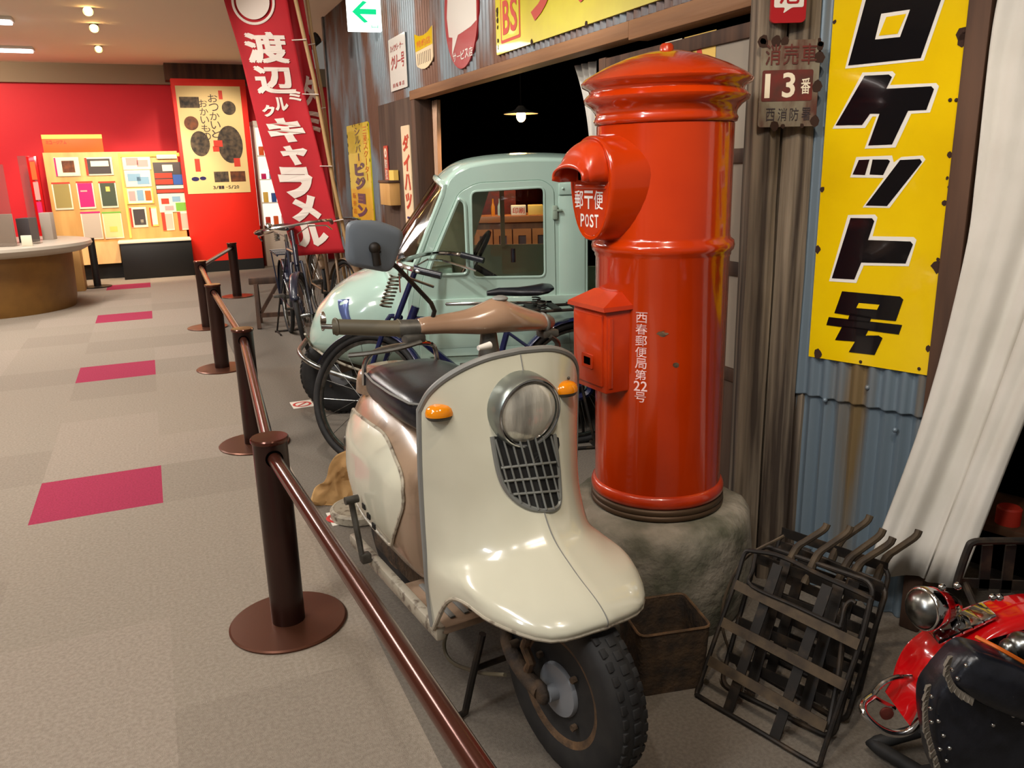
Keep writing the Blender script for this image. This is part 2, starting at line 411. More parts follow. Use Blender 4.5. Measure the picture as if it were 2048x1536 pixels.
# ================================================================== SETTING
TS = .525; U0 = -.63; V0 = 3.685
b = MB(); rnd = random.Random(3)
us = [U0+TS*k for k in range(-13, 3)] + [.48]
vs_ = [V0+TS*k for k in range(-12, 20)]
for i in range(len(us)-1):
    for j in range(len(vs_)-1):
        k = j-12
        pink = i == 13 and k >= -5 and k % 5 == 0
        b.mi = 3 if pink else rnd.choice((0, 0, 1, 2))
        b.poly([(us[i], vs_[j], 0), (us[i+1], vs_[j], 0), (us[i+1], vs_[j+1], 0), (us[i], vs_[j+1], 0)])
struct('floor', b, ['carpet', 'carpet_b', 'carpet_c', 'carpet_pink'], CF, smooth=0, recalc=False)
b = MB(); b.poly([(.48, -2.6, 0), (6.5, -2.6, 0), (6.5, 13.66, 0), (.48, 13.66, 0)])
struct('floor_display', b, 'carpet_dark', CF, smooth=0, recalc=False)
b = MB(); b.box2((-7.5, -2.6, 2.95), (2.2, 13.7, 3.05)); struct('ceiling', b, 'ceiling_paint', CF)
b = MB(); b.box2((-7.5, 13.6, 0), (4.5, 13.7, 2.69)); struct('wall_far', b, 'red_wall', CF)
b = MB(); b.box2((-7.5, 13.5, 2.69), (4.5, 13.7, 2.95)); struct('trim_1', b, 'beige', CF)
b = MB(); b.box2((-7.6, -2.6, 0), (-7.5, 13.7, 2.95)); struct('wall_left', b, 'beige', CF)
b = MB(); b.box2((.45, 13.2, 2.72), (1.75, 13.5, 2.95)); struct('trim_2', b, 'old_wood_v', CF)

def corr(b, x0, x1, z0, z1, y=0, amp=.011, per=.055, zs=None):
    n = int((x1-x0)/per*6); zs = zs or [z0, z0+.004, z0+.3*(z1-z0), z1-.004, z1]
    b.grid([[(x0+(x1-x0)*i/n, y+amp*sin(2*pi*(x0+(x1-x0)*i/n)/per), z) for i in range(n+1)] for z in zs])
# storefront of corrugated iron
b = MB(); corr(b, -6.9, -3.95, 0, 2.95); corr(b, -3.95, .02, 1.97, 2.95)
struct('wall_storefront', b, 'corr_rust', SF, smooth=60, solid=.004)
b = MB(); b.mi = 0
b.box2((-6.96, -.03, 0), (-6.9, .06, 2.95)); struct('trim_3', b, 'galv', SF)
b = MB(); b.box2((-3.98, -.035, 1.90), (-.9, .06, 1.965), .004); b.box2((-.9, -.035, 1.89), (.02, .06, 1.965), .004)
o = struct('trim_4', b, 'beam_wood', SF)
b = MB(); b.box2((-3.98, -.03, 0), (-3.88, .1, 1.9), .004); struct('trim_5', b, 'old_wood_v', SF)
b = MB(); b.box2((-.1, -.03, 0), (.02, .06, 1.9), .004); struct('trim_6', b, 'old_wood_v', SF)
# dark inside of the workshop
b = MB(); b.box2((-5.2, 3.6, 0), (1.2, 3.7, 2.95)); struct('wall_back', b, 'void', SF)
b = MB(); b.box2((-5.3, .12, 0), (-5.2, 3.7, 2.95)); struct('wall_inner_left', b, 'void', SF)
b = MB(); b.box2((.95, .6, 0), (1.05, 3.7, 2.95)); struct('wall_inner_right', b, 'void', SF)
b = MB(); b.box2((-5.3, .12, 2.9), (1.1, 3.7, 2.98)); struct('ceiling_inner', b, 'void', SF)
# angled wall near the camera
xe = NF.p(1925, 300)[0]; zl = NF.p(1735, 812, 0)[1]
b = MB(); corr(b, -.12, xe, 0, zl+.05, .006, .010, .048); corr(b, .028, xe, zl, 2.95, -.007, .009, .048)
ga = NF.p(1735, 775)
for px, py in ((1735, 775), (1790, 860), (1650, 800)):
    q = NF.q(px, py, -.014); b.ball(q, .007, 8)
struct('wall_near', b, 'corr_blue', NF, smooth=60, solid=.003)
b = MB(); b.box2((xe-.01, -.05, 0), (NF.p(1990, 80)[0], .03, 2.95), .006); struct('trim_7', b, 'old_wood_v', NF)
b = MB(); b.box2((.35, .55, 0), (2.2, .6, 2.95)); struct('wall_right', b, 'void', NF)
b = MB(); b.box2((-.12, .02, 0), (-.02, .06, 2.95)); struct('trim_8', b, 'old_wood_v', NF)

# ---- weathered pillar of two timbers at the corner
PF = Fr((.83, 2.56), 0)
t = T('wooden_pillar', 'tall weathered grey pillar of split timbers standing between the red post box and the yellow sign', 'pillar', PF)
for (x0, x1, yy) in ((-.092, -.009, 0), (.002, .092, .012), (.098, .14, .03)):
    b = MB(); n = 14; secs = []
    for k in range(n+1):
        z = 2.95*k/n; j = lambda s: .004*mnoise.noise(V((s*3.1, z*2.2, x0*40)))
        secs.append([(x0+j(1), yy-.035+j(2), z), ((x0+x1)/2, yy-.05+j(3), z), (x1+j(4), yy-.036+j(5), z), (x1+j(6), yy+.05, z), (x0+j(7), yy+.05, z)])
    b.loft(secs); b.build('timber', 'weathered', t, smooth=50)

# ---- sign helpers
def sign(name, label, cat, fr, x0, x1, z0, z1, y, m, r=0, t=.008, rust=0, group=None, poly=None, seed=1):
    f = fr.sub((x0+x1)/2, y, z0); root = T(name, label, cat, f, group); w_, h = x1-x0, z1-z0
    b = MB(); b.prism(poly(w_, h) if poly else (rrect(-w_/2, 0, w_/2, h, r) if r else [(-w_/2, 0), (w_/2, 0), (w_/2, h), (-w_/2, h)]), t)
    if rust:
        b.mi = 1; rr = random.Random(seed)
        for i in range(rust):
            e = rr.random(); sx = rr.choice((-1, 1)); x, z = (sx*w_/2*.97, h*rr.random()) if e < .7 else (w_*(rr.random()-.5), rr.choice((.01, .99))*h)
            s = .004+.012*rr.random(); b.poly([(x+s*(1+.5*rr.random())*cos(a)*.8, -.0012, z+s*(.8+.7*rr.random())*sin(a)) for a in [k*pi/4 for k in range(8)]])
    b.build('plate', [m, 'rust_spot'], root, smooth=30)
    return root, f, w_, h
def pfn(f, y=0): return lambda pts: [(lambda q: (q[0], y, q[1]))(f.p(px, py, y)) for px, py in pts]

# ---- big yellow sign on the near wall
x0 = NF.p(1617, 715, -.02)[0]; x1 = NF.p(1855, 748, -.02)[0]; z0 = .5*(NF.p(1617, 715, -.02)[1]+NF.p(1855, 748, -.02)[1])
root, f, w_, h = sign('enamel_sign', 'tall bright yellow enamel sign with big black white-edged katakana hung on the near corrugated wall', 'sign', NF, x0, x1, z0, 2.12, -.0205, 'yellow_enamel', t=.006, rust=16)
Z5 = lambda pts: [(1450+x/2, y/2) for x, y in pts]
wh = [[(577, -112), (922, -125), (795, 242), (480, 275)], [(550, 290), (670, 285), (682, 297), (660, 340), (845, 332), (856, 345), (820, 450), (745, 455), (682, 590), (558, 595), (606, 466), (590, 466), (560, 512), (430, 515)],
      [(525, 628), (668, 622), (675, 650), (705, 628), (790, 622), (802, 638), (658, 832), (550, 830), (635, 712), (500, 710)], [(492, 860), (600, 858), (610, 870), (590, 945), (755, 948), (766, 960), (735, 1065), (555, 1062), (525, 1132), (416, 1125)]]
bk = [[(590, -98), (902, -110), (783, 232), (492, 262)], [(558, 303), (655, 298), (668, 308), (645, 355), (825, 345), (836, 357), (805, 440), (732, 443), (668, 578), (572, 582), (618, 455), (580, 455), (548, 500), (442, 502)],
      [(535, 640), (578, 638), (560, 700), (510, 698)], [(590, 638), (652, 638), (660, 645), (632, 700), (578, 698)], [(700, 640), (780, 636), (788, 648), (648, 824), (562, 822)],
      [(502, 872), (588, 873), (597, 885), (572, 960), (742, 966), (752, 978), (722, 1054), (545, 1050), (517, 1118), (427, 1113)],
      [(468, 1165), (700, 1186), (713, 1198), (683, 1284), (575, 1274), (437, 1252)], [(415, 1268), (708, 1300), (695, 1338), (405, 1300)], [(500, 1252), (585, 1268), (578, 1292), (490, 1284)],
      [(470, 1303), (575, 1316), (562, 1342), (615, 1342), (630, 1352), (598, 1420), (495, 1408), (520, 1366), (440, 1360)]]
def layer(name, polys, m, y):
    b = MB()
    for p in polys: b.poly(pfn(f, y)(Z5(p)))
    b.build(name, m, root, smooth=0)
layer('letter_outline', wh, 'white_enamel', -.0012); layer('lettering', bk, 'black_enamel', -.0022)
layer('letter_outline', [[(625, 55), (740, 38), (700, 148), (600, 158)]], 'white_enamel', -.0032)
layer('lettering', [[(645, 68), (725, 55), (690, 135), (615, 143)], [(535, 1212), (618, 1219), (608, 1239), (525, 1232)]], 'yellow_enamel', -.0042)
b = MB()
for p in ((900, 400), (925, 400), (542, 1447), (776, 1475), (958, 125), (897, 748)):
    q = f.q(1450+p[0]/2, p[1]/2, -.002); b.ball(q, (.005, .003, .005), 8)
b.build('nail', 'rust_spot', root)

# ---- signs on the pillar
CP = Fr((.83, 2.496), 0)
a0 = CP.p(1515, 250); a1 = CP.p(1645, 75)
root, f, w_, h = sign('number_plate', 'rusted tin plate with number 13 nailed to the weathered pillar', 'sign', CP, a0[0], a1[0]-.004, CP.p(1515, 255)[1], CP.p(1580, 80)[1], -.004, 'old_plate', r=.008, t=.005, rust=14, seed=5)
b = MB(); b.prism(rrect(-w_*.47, h*.30, w_*.40, h*.66, .006), .0006, -.001); b.build('number_panel', 'old_red', root, smooth=0)
b = MB(); b.text('消売車', -w_*.46, h*.72, w_*.46, h*.95, -.002, .02, gap=.18); b.build('lettering', 'old_red', root, smooth=0)
for c_, x_a, z_a, x_b, z_b in (('1', -.42, .34, -.33, .62), ('3', -.12, .34, .1, .63), ('番', .2, .38, .36, .56)):
    b = MB(); b.glyph(c_, x_a*w_, z_a*h, x_b*w_, z_b*h, -.002, .02); b.build('digit' if c_ < 'A' else 'lettering', 'p_white', root, smooth=0)
b = MB(); b.text('西消防署', -w_*.4, h*.07, w_*.42, h*.22, -.002, 0, gap=.25); b.build('small_lettering', 'p_ink', root, smooth=0)
c0 = CP.p(1540, 40); c1 = CP.p(1610, 40)
root, f, w_, h = sign('battery_sign', 'small glossy red and white sign at the top of the weathered pillar', 'sign', CP, c0[0], c1[0], CP.p(1575, 46)[1], CP.p(1575, -110)[1], -.004, 'sign_red', r=.014, t=.012)
b = MB(); b.prism(round_poly([(-w_*.42, h*.2), (-.1*w_, h*.2), (-.16*w_, h*.12), (w_*.1, h*.2), (w_*.42, h*.2), (w_*.42, h*.95), (-w_*.42, h*.95)], .006), .0006, -.001); b.build('white_field', 'white_enamel', root, smooth=0)
b = MB(); b.glyph('電', -w_*.28, h*.6, w_*.28, h*.88, -.002, .03); b.glyph('池', -w_*.28, h*.25, w_*.28, h*.52, -.002, .03); b.build('lettering', 'sign_red', root, smooth=0)

# ---- signs along the storefront
Y = -.02
xz = lambda px, py, y=Y: SF.p(px, py, y)
z0 = xz(999, 109)[1]
root, f, w_, h = sign('enamel_sign', 'long yellow enamel sign with red katakana above the workshop doorway', 'sign', SF, xz(992, 60)[0], -.55, z0, z0+.42, Y, 'yellow_old', r=.012, t=.012, rust=18, seed=9)
b = MB(); X0 = -w_/2; b.prism(rrect(X0+.07, .05, X0+.33, .30, .01), .0006, -.001); b.prism(rrect(X0+.11, .30, X0+.29, .41, .01), .0006, -.001); b.build('bottle_mark', 'sign_red2', root, smooth=0)
b = MB(); b.prism(rrect(X0+.085, .065, X0+.315, .285, .008), .0006, -.0022); b.build('mark_field', 'yellow_old', root, smooth=0)
b = MB(); b.text('BS', X0+.1, .09, X0+.3, .26, -.004, .02, gap=.1); b.build('lettering', 'sign_red2', root, smooth=0); b = MB()
for i, ch in enumerate('ブリヂ'): b.glyph(ch, X0+.46+i*.42, .1, X0+.80+i*.42, .40, -.004, .05, .12)
b.build('lettering', 'sign_red2', root, smooth=0)
# red oval
xa, xb = xz(890, 60)[0], xz(957, 60)[0]; za = xz(922, 138)[1]
def oval(w_, h): return [(w_/2*cos(2*pi*k/40), h/2+h/2*sin(2*pi*k/40)) for k in range(40)]
root, f, w_, h = sign('oval_sign', 'red oval enamel sign with a pale upper half on the corrugated iron', 'sign', SF, xa, xb, za, za+.66, Y, 'sign_red', t=.012, poly=oval)
b = MB(); b.poly([(-w_*.38, -.001, h*.32), (-w_*.24, -.001, h*.30), (0, -.001, h*.31), (w_*.3, -.001, h*.33), (w_*.46, -.001, h*.36), (w_*.47, -.001, h*.55), (w_*.42, -.001, h*.7), (-w_*.36, -.001, h*.72), (-w_*.42, -.001, h*.5)]); b.poly([(-w_*.26, -.0014, h*.32), (-w_*.3, -.0014, h*.14), (-w_*.06, -.0014, h*.33)])
b.build('pale_field', 'white_enamel', root, smooth=0)
b = MB(); b.text('サービス店', -w_*.28, h*.08, w_*.33, h*.16, -.002, .02); b.build('lettering', 'white_enamel', root, smooth=0)
# white paper sign
root, f, w_, h = sign('tin_sign', 'white tin sign with red katakana lettering beside the yellow shield', 'sign', SF, xz(779, 130)[0], xz(812, 120)[0], xz(783, 184)[1], xz(778, 80)[1], Y, 'white_enamel', r=.01, t=.004)
b = MB(); b.text('ハイクリーナー', -w_*.4, h*.74, w_*.4, h*.86, -.002, .02); b.text('クリー号', -w_*.4, h*.40, w_*.42, h*.66, -.002, .03, shear=.12); b.text('自転車店', -w_*.36, h*.06, w_*.38, h*.14, -.002, .01, gap=.3); b.build('lettering', 'sign_red', root, smooth=0)
# shield
def shield(w_, h): return [(-w_*.42, .12*h), (-w_*.2, .03*h), (0, 0), (w_*.2, .03*h), (w_*.42, .14*h), (w_*.47, .22*h), (w_*.5, h), (w_*.25, .9*h), (0, .87*h), (-w_*.25, .9*h), (-w_*.5, h), (-w_*.47, .2*h)]
root, f, w_, h = sign('shield_sign', 'small yellow shield-shaped sign between the white tin sign and the red oval', 'sign', SF, xz(830, 95)[0], xz(866, 95)[0], xz(848, 138)[1], xz(846, 60)[1], Y, 'cream_sign', t=.006, poly=shield)
b = MB(); b.poly([(-w_*.48, -.001, h*.52), (w_*.485, -.001, h*.55), (w_*.5, -.001, h), (w_*.25, -.001, .9*h), (0, -.001, .87*h), (-w_*.25, -.001, .9*h), (-w_*.5, -.001, h)]); b.build('upper_field', 'yellow_enamel', root, smooth=0)
b = MB(); b.text('特約店', -w_*.4, h*.6, w_*.4, h*.78, -.002, .02); b.build('lettering', 'orange_ink', root, smooth=0)
b = MB(); [b.box((-w_*.36+i*w_*.1, -.001, h*.3), (w_*.02, .001, h*.3)) for i in range(8)]; b.build('small_lettering', 'p_ink', root, smooth=0)
# yellow sign with purple katakana
root, f, w_, h = sign('enamel_sign', 'narrow yellow enamel sign with purple katakana behind the grey scooter mirror', 'sign', SF, -6.2, -5.34, .93, 1.83, Y, 'yellow_old', r=.02, t=.012, rust=26, seed=4)
b = MB(); b.text('シルバー', -w_*.12, h*.62, w_*.12, h*.97, -.002, 0, True); b.text('ピジョン', -w_*.24, h*.03, w_*.24, h*.61, -.002, .075, True, gap=.06); b.build('lettering', 'navy', root, smooth=0)
b = MB(); b.text('三菱スクーター', w_*.26, h*.42, w_*.42, h*.96, -.002, .01, True); b.text('販売店', -w_*.42, h*.05, -w_*.26, h*.3, -.002, .01, True, gap=.3); b.build('side_lettering', 'orange_ink', root, smooth=0)
# brown wooden panel left of the doorway
b = MB(); b.box2((-4.95, -.02, 0), (-3.98, -.005, 1.93)); struct('trim_9', b, 'panel_wood', SF)
# cream vertical sign
yb = -.03
root, f, w_, h = sign('shop_sign', 'tall narrow cream sign with red and purple lettering left of the workshop doorway', 'sign', SF, -4.27, -4.05, .62, 1.73, yb, 'cream_sign', r=.015, t=.008)
b = MB(); b.text('ダイハツ', -w_*.36, h*.42, w_*.4, h*.95, -.002, .05, True, shear=.1); b.build('lettering', 'sign_red2', root, smooth=0)
b = MB(); b.text('三輪', -w_*.3, h*.12, w_*.34, h*.38, -.002, .02, True, gap=.05); b.build('lower_lettering', 'navy', root, smooth=0)
root, f, w_, h = sign('shop_sign', 'little red sign with white lettering above the yellow letter box', 'sign', SF, -4.82, -4.7, 1.31, 1.6, yb, 'sign_red', r=.008, t=.006)
b = MB(); b.text('◎防犯', -w_*.3, h*.05, w_*.3, h*.95, -.002, .02, True); b.build('lettering', 'white_enamel', root, smooth=0)
f = SF.sub(-4.55, -.02, 1.12); t = T('letter_box', 'yellowed wooden letter box on the brown panel left of the doorway', 'box', f)
b = MB(); b.box2((-.17, -.09, .0), (.13, 0, .18), .004); b.build('body', 'ply', t)
b = MB(); b.box2((-.18, -.1, .18), (.14, 0, .2), .004); b.build('lid', 'old_wood', t)
b = MB(); b.box2((.0, -.05, .2), (.14, -.01, .28)); b.build('paper_slip', 'p_yel', t)
# exit sign hanging in front of the storefront
EF = Fr((-1.27, 7.0), 16)
e0, e1 = EF.p(697, 60), EF.p(764, 60); zt = EF.p(730, -24)[1]; zb = EF.p(730, 62)[1]
f = EF.sub((e0[0]+e1[0])/2, 0, zb); w_ = e1[0]-e0[0]; h = zt-zb
t = T('exit_sign', 'lit white sign with a green arrow hanging in front of the storefront', 'sign', f)
b = MB(); b.box2((-w_/2, 0, 0), (w_/2, .06, h), .006); b.build('housing', 'exit_white', t)
b = MB(); A = [(-.36, .5), (-.02, .86), (.1, .82), (-.12, .60), (.36, .60), (.36, .42), (-.12, .42), (.1, .18), (-.02, .14)]
b.poly([(x*w_, -.003, z*h*.72+.085*h) for x, z in A]); b.build('arrow', 'exit_green', t, smooth=0)
b = MB()
for x in (.2, .38): b.box((x*w_, -.003, h*.09), (.02*w_, .001, .1*h))
b.box((.29*w_, -.003, .09*h), (.18*w_, .001, .015*h)); b.build('pictogram', 'exit_green', t, smooth=0)
b = MB(); b.cyl((0, .03, h), (0, .03, 2.95-zb), .012); b.build('hanger', 'galv', t)

# ---- sliding door behind the post box
f = SF.sub(-.67, .03, 0)
t = T('sliding_door', 'brown sliding wooden door with dusty glass panes behind the red post box', 'door', f)
b = MB()
for x in (-.53, .5): b.box2((x-.03, -.015, 0), (x+.03, .015, 1.86), .003)
for z in (.03, .62, 1.02, 1.42, 1.83): b.box2((-.5, -.014, z-.025), (.47, .014, z+.025), .003)
b.box2((.1, -.012, .05), (.13, .012, 1.83)); b.build('door_frame', 'old_wood_v', t)
b = MB(); b.box2((-.5, -.002, .64), (.47, .002, 1.81)); b.build('pane', 'dusty_glass', t)
b = MB(); b.box2((-.5, -.004, .05), (.47, .004, .6)); b.build('lower_panel', 'panel_wood', t)
q0 = f.p(1369, 75, -.004); q1 = f.p(1430, 130, -.004)
s = T('sticker', 'yellow sticker with a red triangle stuck on the sliding door glass', 'sticker', f.sub((q0[0]+q1[0])/2, -.004, q1[1]))
w_, h = q1[0]-q0[0], q0[1]-q1[1]
b = MB(); b.prism([(-w_/2, 0), (w_/2, 0), (w_/2, h), (-w_/2, h)], .001); b.build('sheet', 'p_yel', s, smooth=0)
b = MB(); b.poly([(-w_*.18, -.001, .02*h), (w_*.18, -.001, .02*h), (0, -.001, .85*h)]); b.build('triangle', 'p_red', s, smooth=0)
q0 = f.p(1330, 85, -.004); q1 = f.p(1362, 150, -.004); b = MB(); b.prism([(q0[0], q1[1]), (q1[0], q1[1]), (q1[0], q0[1]), (q0[0], q0[1])], .001, -.004)
tag(b.build('paper_sticker', 'p_white', fr=f, smooth=0), 'white paper sticker left of the yellow triangle sticker on the sliding door', 'sticker')

# ---- curtains of the doorway
def drape(fn, nu, nv): return [[fn(i/nu, j/nv) for i in range(nu+1)] for j in range(nv+1)]
b = MB()
xa = SF.p(872, 300, .12)[0]
b.grid(drape(lambda u, v: V((xa-.05+(.17*(1-.35*sin(pi*v)))*u, .12+.018*sin(u*22+v*2), .05+1.84*v)), 40, 12))
tag(b.build('door_curtain', 'curtain_pink', fr=SF, smooth=60, solid=.003), 'narrow pinkish cream curtain gathered at the far jamb of the workshop doorway', 'curtain')
b = MB(); xb = SF.p(1192, 150, .12)[0]
b.grid(drape(lambda u, v: V((xb-.17*u*(v**2.2)-.03*u, .12+.012*sin(u*18), 1.35+.53*v)), 24, 14))
tag(b.build('door_curtain', 'curtain', fr=SF, smooth=60, solid=.003), 'white curtain swept aside at the near top corner of the workshop doorway', 'curtain')
# pendant lamp inside
lq = V((.07, 6.5, 0)); lz = CAMP.z + ray(1042, 228).z*6.5/ray(1042, 228).y
f = Fr((ray(1042, 228).x*6.5/ray(1042, 228).y, 6.5), 0, lz)
t = T('pendant_lamp', 'white enamel pendant lamp glowing in the dark workshop', 'lamp', f)
b = MB(); b.lathe([(.02, .06), (.03, .05), (.05, .03), (.13, .005), (.132, 0), (.045, .022), (.02, .04)], 32); b.build('lamp_shade', 'shelf_white', t)
b = MB(); b.ball((0, 0, -.015), (.036, .036, .045), 16); b.build('bulb', 'bulb', t)
b = MB(); b.cyl((0, 0, .05), (0, 0, 2.9-lz), .004, n=6); b.build('cord', 'rubber', t)
# cabinet in the workshop
f = Fr((-.0, 6.4), 0); cx0, cx1 = f.p(940, 470)[0], f.p(1110, 470)[0]; ct = f.p(1020, 432)[1]
t = T('wooden_cabinet', 'orange brown wooden cabinet with glazed doors standing in the workshop behind the truck', 'cabinet', f)
b = MB(); b.box2((cx0, 0, ct-.05), (cx1, .45, ct), .005); b.build('cabinet_top', 'orange_wood', t)
b = MB(); b.box2((cx0+.02, .02, 0), (cx1-.02, .43, ct-.05)); b.build('body', 'old_wood', t)
n = 4
for i in range(n):
    a = cx0+.03+(cx1-cx0-.06)*i/n; c = cx0+.03+(cx1-cx0-.06)*(i+1)/n
    b = MB(); b.plate(rrect(a+.005, ct-.6, c-.005, ct-.1, .004), [rrect(a+.045, ct-.55, c-.045, ct-.15, .004)], .02, 0); d = b.build('door', 'orange_wood', t, smooth=30)
    b = MB(); b.box2((a+.04, .008, ct-.56), (c-.04, .012, ct-.14)); b.build('pane', 'p_dark', d)
u0, u1 = f.p(962, 400, .1)[0], f.p(1032, 400, .1)[0]
b = MB(); b.box2((u0, .25, ct), (u1, .4, ct+.30), .004)
tag(b.build('wooden_case', 'old_red', fr=f), 'red brown wooden case standing on the workshop cabinet', 'case')
for (pa, pb, m, nm, lb) in ((1022, 1052, 'p_white', 'carton', 'white carton with red print on the workshop cabinet'), (1056, 1086, 'p_yel', 'carton', 'cream carton at the right end of the workshop cabinet'), (982, 990, 'amber', 'bottle', 'amber bottle on the workshop cabinet'), (995, 1004, 'truck_green', 'bottle', 'pale green bottle on the workshop cabinet')):
    a = f.p(pa, 420, .08)[0]; c = f.p(pb, 420, .08)[0]; b = MB()
    if nm == 'carton': b.box2((a, .06, ct), (c, .18, ct+.075), .004)
    else: b.lathe([((c-a)/2, 0), ((c-a)/2, .07), ((c-a)/5, .1), ((c-a)/5, .13)], 12, Matrix.Translation(((a+c)/2, .1, ct)))
    o = b.build(nm, m, fr=f); tag(o, lb, 'box' if nm == 'carton' else 'bottle')
    if m == 'p_white': b = MB(); b.text('印刷', a+.01, ct+.015, c-.01, ct+.06, .0585, .02); b.build('print', 'p_red', o, smooth=0)

# ---- white curtain at the right edge
yc = -.10
L = [NF.q(px, py, yc) for px, py in ((2010, -60), (1985, 80), (1955, 350), (1930, 520), (1850, 830), (1735, 1142))]
Rr = [NF.q(px, py, yc) for px, py in ((2300, -60), (2290, 80), (2240, 350), (2170, 560), (2040, 870), (1922, 1172))]
Lc = cr(L, 24); Rc = cr(Rr, 24)
b = MB(); rows = []
for j in range(24):
    v = j/23; row = []
    for i in range(49):
        u = i/48; p = Lc[j].lerp(Rc[j], u); a_ = (.3+.7*v)
        fold = .020*a_*sin(u*8.5+.5)+.007*a_*sin(u*19+2)+.004*sin(u*31+v*6)-.02*math.exp(-((u-.62)/.012)**2)*(v > .25)
        row.append((p.x, p.y-fold, p.z))
    rows.append(row)
b.grid(rows); b.build('cloth', 'curtain', None, NF, smooth=70, solid=.004)
o = COL.objects['cloth']; o.name = 'window_curtain'; tag(o, 'long off-white curtain swept aside beside the big yellow sign', 'curtain')
# a shelf with red goods behind the curtain
f = NF.sub(NF.p(2060, 1010, .3)[0], .3, 0); zs = NF.p(2040, 1040, .3)[1]
t = T('wall_shelf', 'dark wooden shelf in the shadow right of the white curtain', 'shelf', f)
b = MB(); b.box2((-.3, -.1, zs-.025), (.4, .2, zs), .003); b.build('board', 'old_wood', t)
b = MB(); b.box2((-.3, .02, 0), (-.27, .06, zs-.025)); b.box2((.37, .02, 0), (.4, .06, zs-.025)); b.build('support', 'old_wood', t)
for k, (dx, m, lb) in enumerate(((-.04, 'p_red', 'red tin on the dark shelf right of the curtain'), (.05, 'p_orange', 'orange tin on the dark shelf right of the curtain'))):
    b = MB(); b.lathe([(.035, 0), (.035, .05), (.03, .055)], 16, Matrix.Translation((dx, -.05, zs))); tag(b.build('tin', m, fr=f), lb, 'tin')

# ================================================================== POST BOX
PBF = Fr((.455, 2.42), -62)
PZ = .365
rr = random.Random(11)
b = MB(); prof = [(.27, 0), (.295, .05), (.305, .14), (.30, .22), (.298, .28), (.292, .335), (.275, PZ-.012), (.245, PZ), (.001, PZ)]; n = 64; rings = []
for r, z in prof:
    ring = []
    for i in range(n):
        a = 2*pi*i/n; k = 1+.06*mnoise.noise(V((cos(a)*1.3, sin(a)*1.3, z*3)))+.03*mnoise.noise(V((cos(a)*6, sin(a)*6, z*22)))
        k = 1+(k-1)*(1 if r > .27 else .3); ring.append(b.v((r*k*cos(a), r*k*sin(a), z+(.012*mnoise.noise(V((cos(a)*4*r*3, sin(a)*4*r*3, 3))) if .1 < z < PZ-.005 else 0))))
    rings.append(ring)
for p, q in zip(rings, rings[1:]): b.bridge(p, q)
b._f(rings[-1]); b._f(rings[0][::-1])
tag(b.build('stone_plinth', 'stone', fr=PBF, smooth=60), 'rough round grey stone plinth under the red post box', 'plinth')
f = Fr((.455, 2.42), -62, PZ)
t = T('post_box', 'tall red cylindrical cast iron post box standing on the stone plinth', 'post box', f)
def zz(l): return [(r, z-PZ) for r, z in l]
b = MB(); b.lathe(zz([(.194, 1.505), (.194, 1.20), (.196, 1.19), (.206, 1.182), (.209, 1.17), (.206, 1.157), (.199, 1.15), (.199, 1.142), (.196, 1.137), (.196, .437)][::-1]), 72); b.build('body', 'red_enamel', t, smooth=50)
b = MB(); b.lathe(zz([(.196, .445), (.204, .438), (.208, .425), (.207, .412), (.200, .404)][::-1]), 72); b.build('base_ring', 'red_worn', t, smooth=60)
b = MB(); b.lathe(zz([(.2, .365), (.208, .37), (.209, .38), (.204, .384), (.208, .39), (.207, .4), (.2, .405)]), 72); b.build('foot_ring', 'bronze_ring', t, smooth=60)
b = MB(); b.lathe(zz([(.19, 1.505), (.2, 1.51), (.203, 1.52), (.198, 1.529), (.199, 1.54), (.212, 1.556), (.229, 1.567), (.232, 1.577), (.224, 1.586), (.215, 1.594), (.218, 1.603), (.236, 1.612), (.239, 1.621), (.228, 1.632), (.18, 1.658), (.12, 1.682), (.06, 1.698), (.0001, 1.704)]), 72); b.build('cap', 'red_enamel', t, smooth=50)
b = MB(); b.lathe(zz([(.02, 1.70), (.019, 1.716), (.014, 1.722), (.0001, 1.723)]), 20); b.build('vent_knob', 'red_worn', t)
# mouth
def egg(hw, zt, zb, n=36, k=.62):   # round top, pointed bottom
    zc = zt-hw*1.05; out = []
    for i in range(n):
        a = 2*pi*i/n; c, s_ = cos(a), sin(a)
        if s_ >= 0: out.append((hw*c, zc+(zt-zc)*s_))
        else: out.append((hw*math.copysign(abs(c)**.85, c)*(1-.06*abs(s_)), zc+(zc-zb)*s_))
    return out
z1_, z2_ = 1.478-PZ, 1.195-PZ
b = MB(); b.loft([[(x*1.30, -.08, (z-1.34+PZ)*1.1+1.34-PZ) for x, z in egg(.103, z1_, z2_)], [(x*1.24, -.15, (z-1.34+PZ)*1.06+1.34-PZ) for x, z in egg(.103, z1_, z2_)], [(x*1.02, -.243, z) for x, z in egg(.103, z1_, z2_)], [(x, -.253, z) for x, z in egg(.103, z1_, z2_)], [(x*.96, -.257, z) for x, z in egg(.102, z1_-.002, z2_+.003)], [(x*.88, -.256, z) for x, z in egg(.102, z1_-.008, z2_+.012)], [(x*.86, -.253, z) for x, z in egg(.102, z1_-.01, z2_+.014)]])
mo = b.build('mouth', 'red_enamel', t, smooth=50)
b = MB(); b.poly([(x*.85, -.2536, z) for x, z in egg(.102, z1_-.011, z2_+.015)]); b.build('face_plate', 'red_worn', mo, smooth=0)
b = MB(); b.box2((-.062, -.2545, 1.36-PZ), (.062, -.245, 1.388-PZ)); b.build('slot', 'void', mo)
b = MB(); zp = 1.352-PZ   # hood over the slot
rows = []
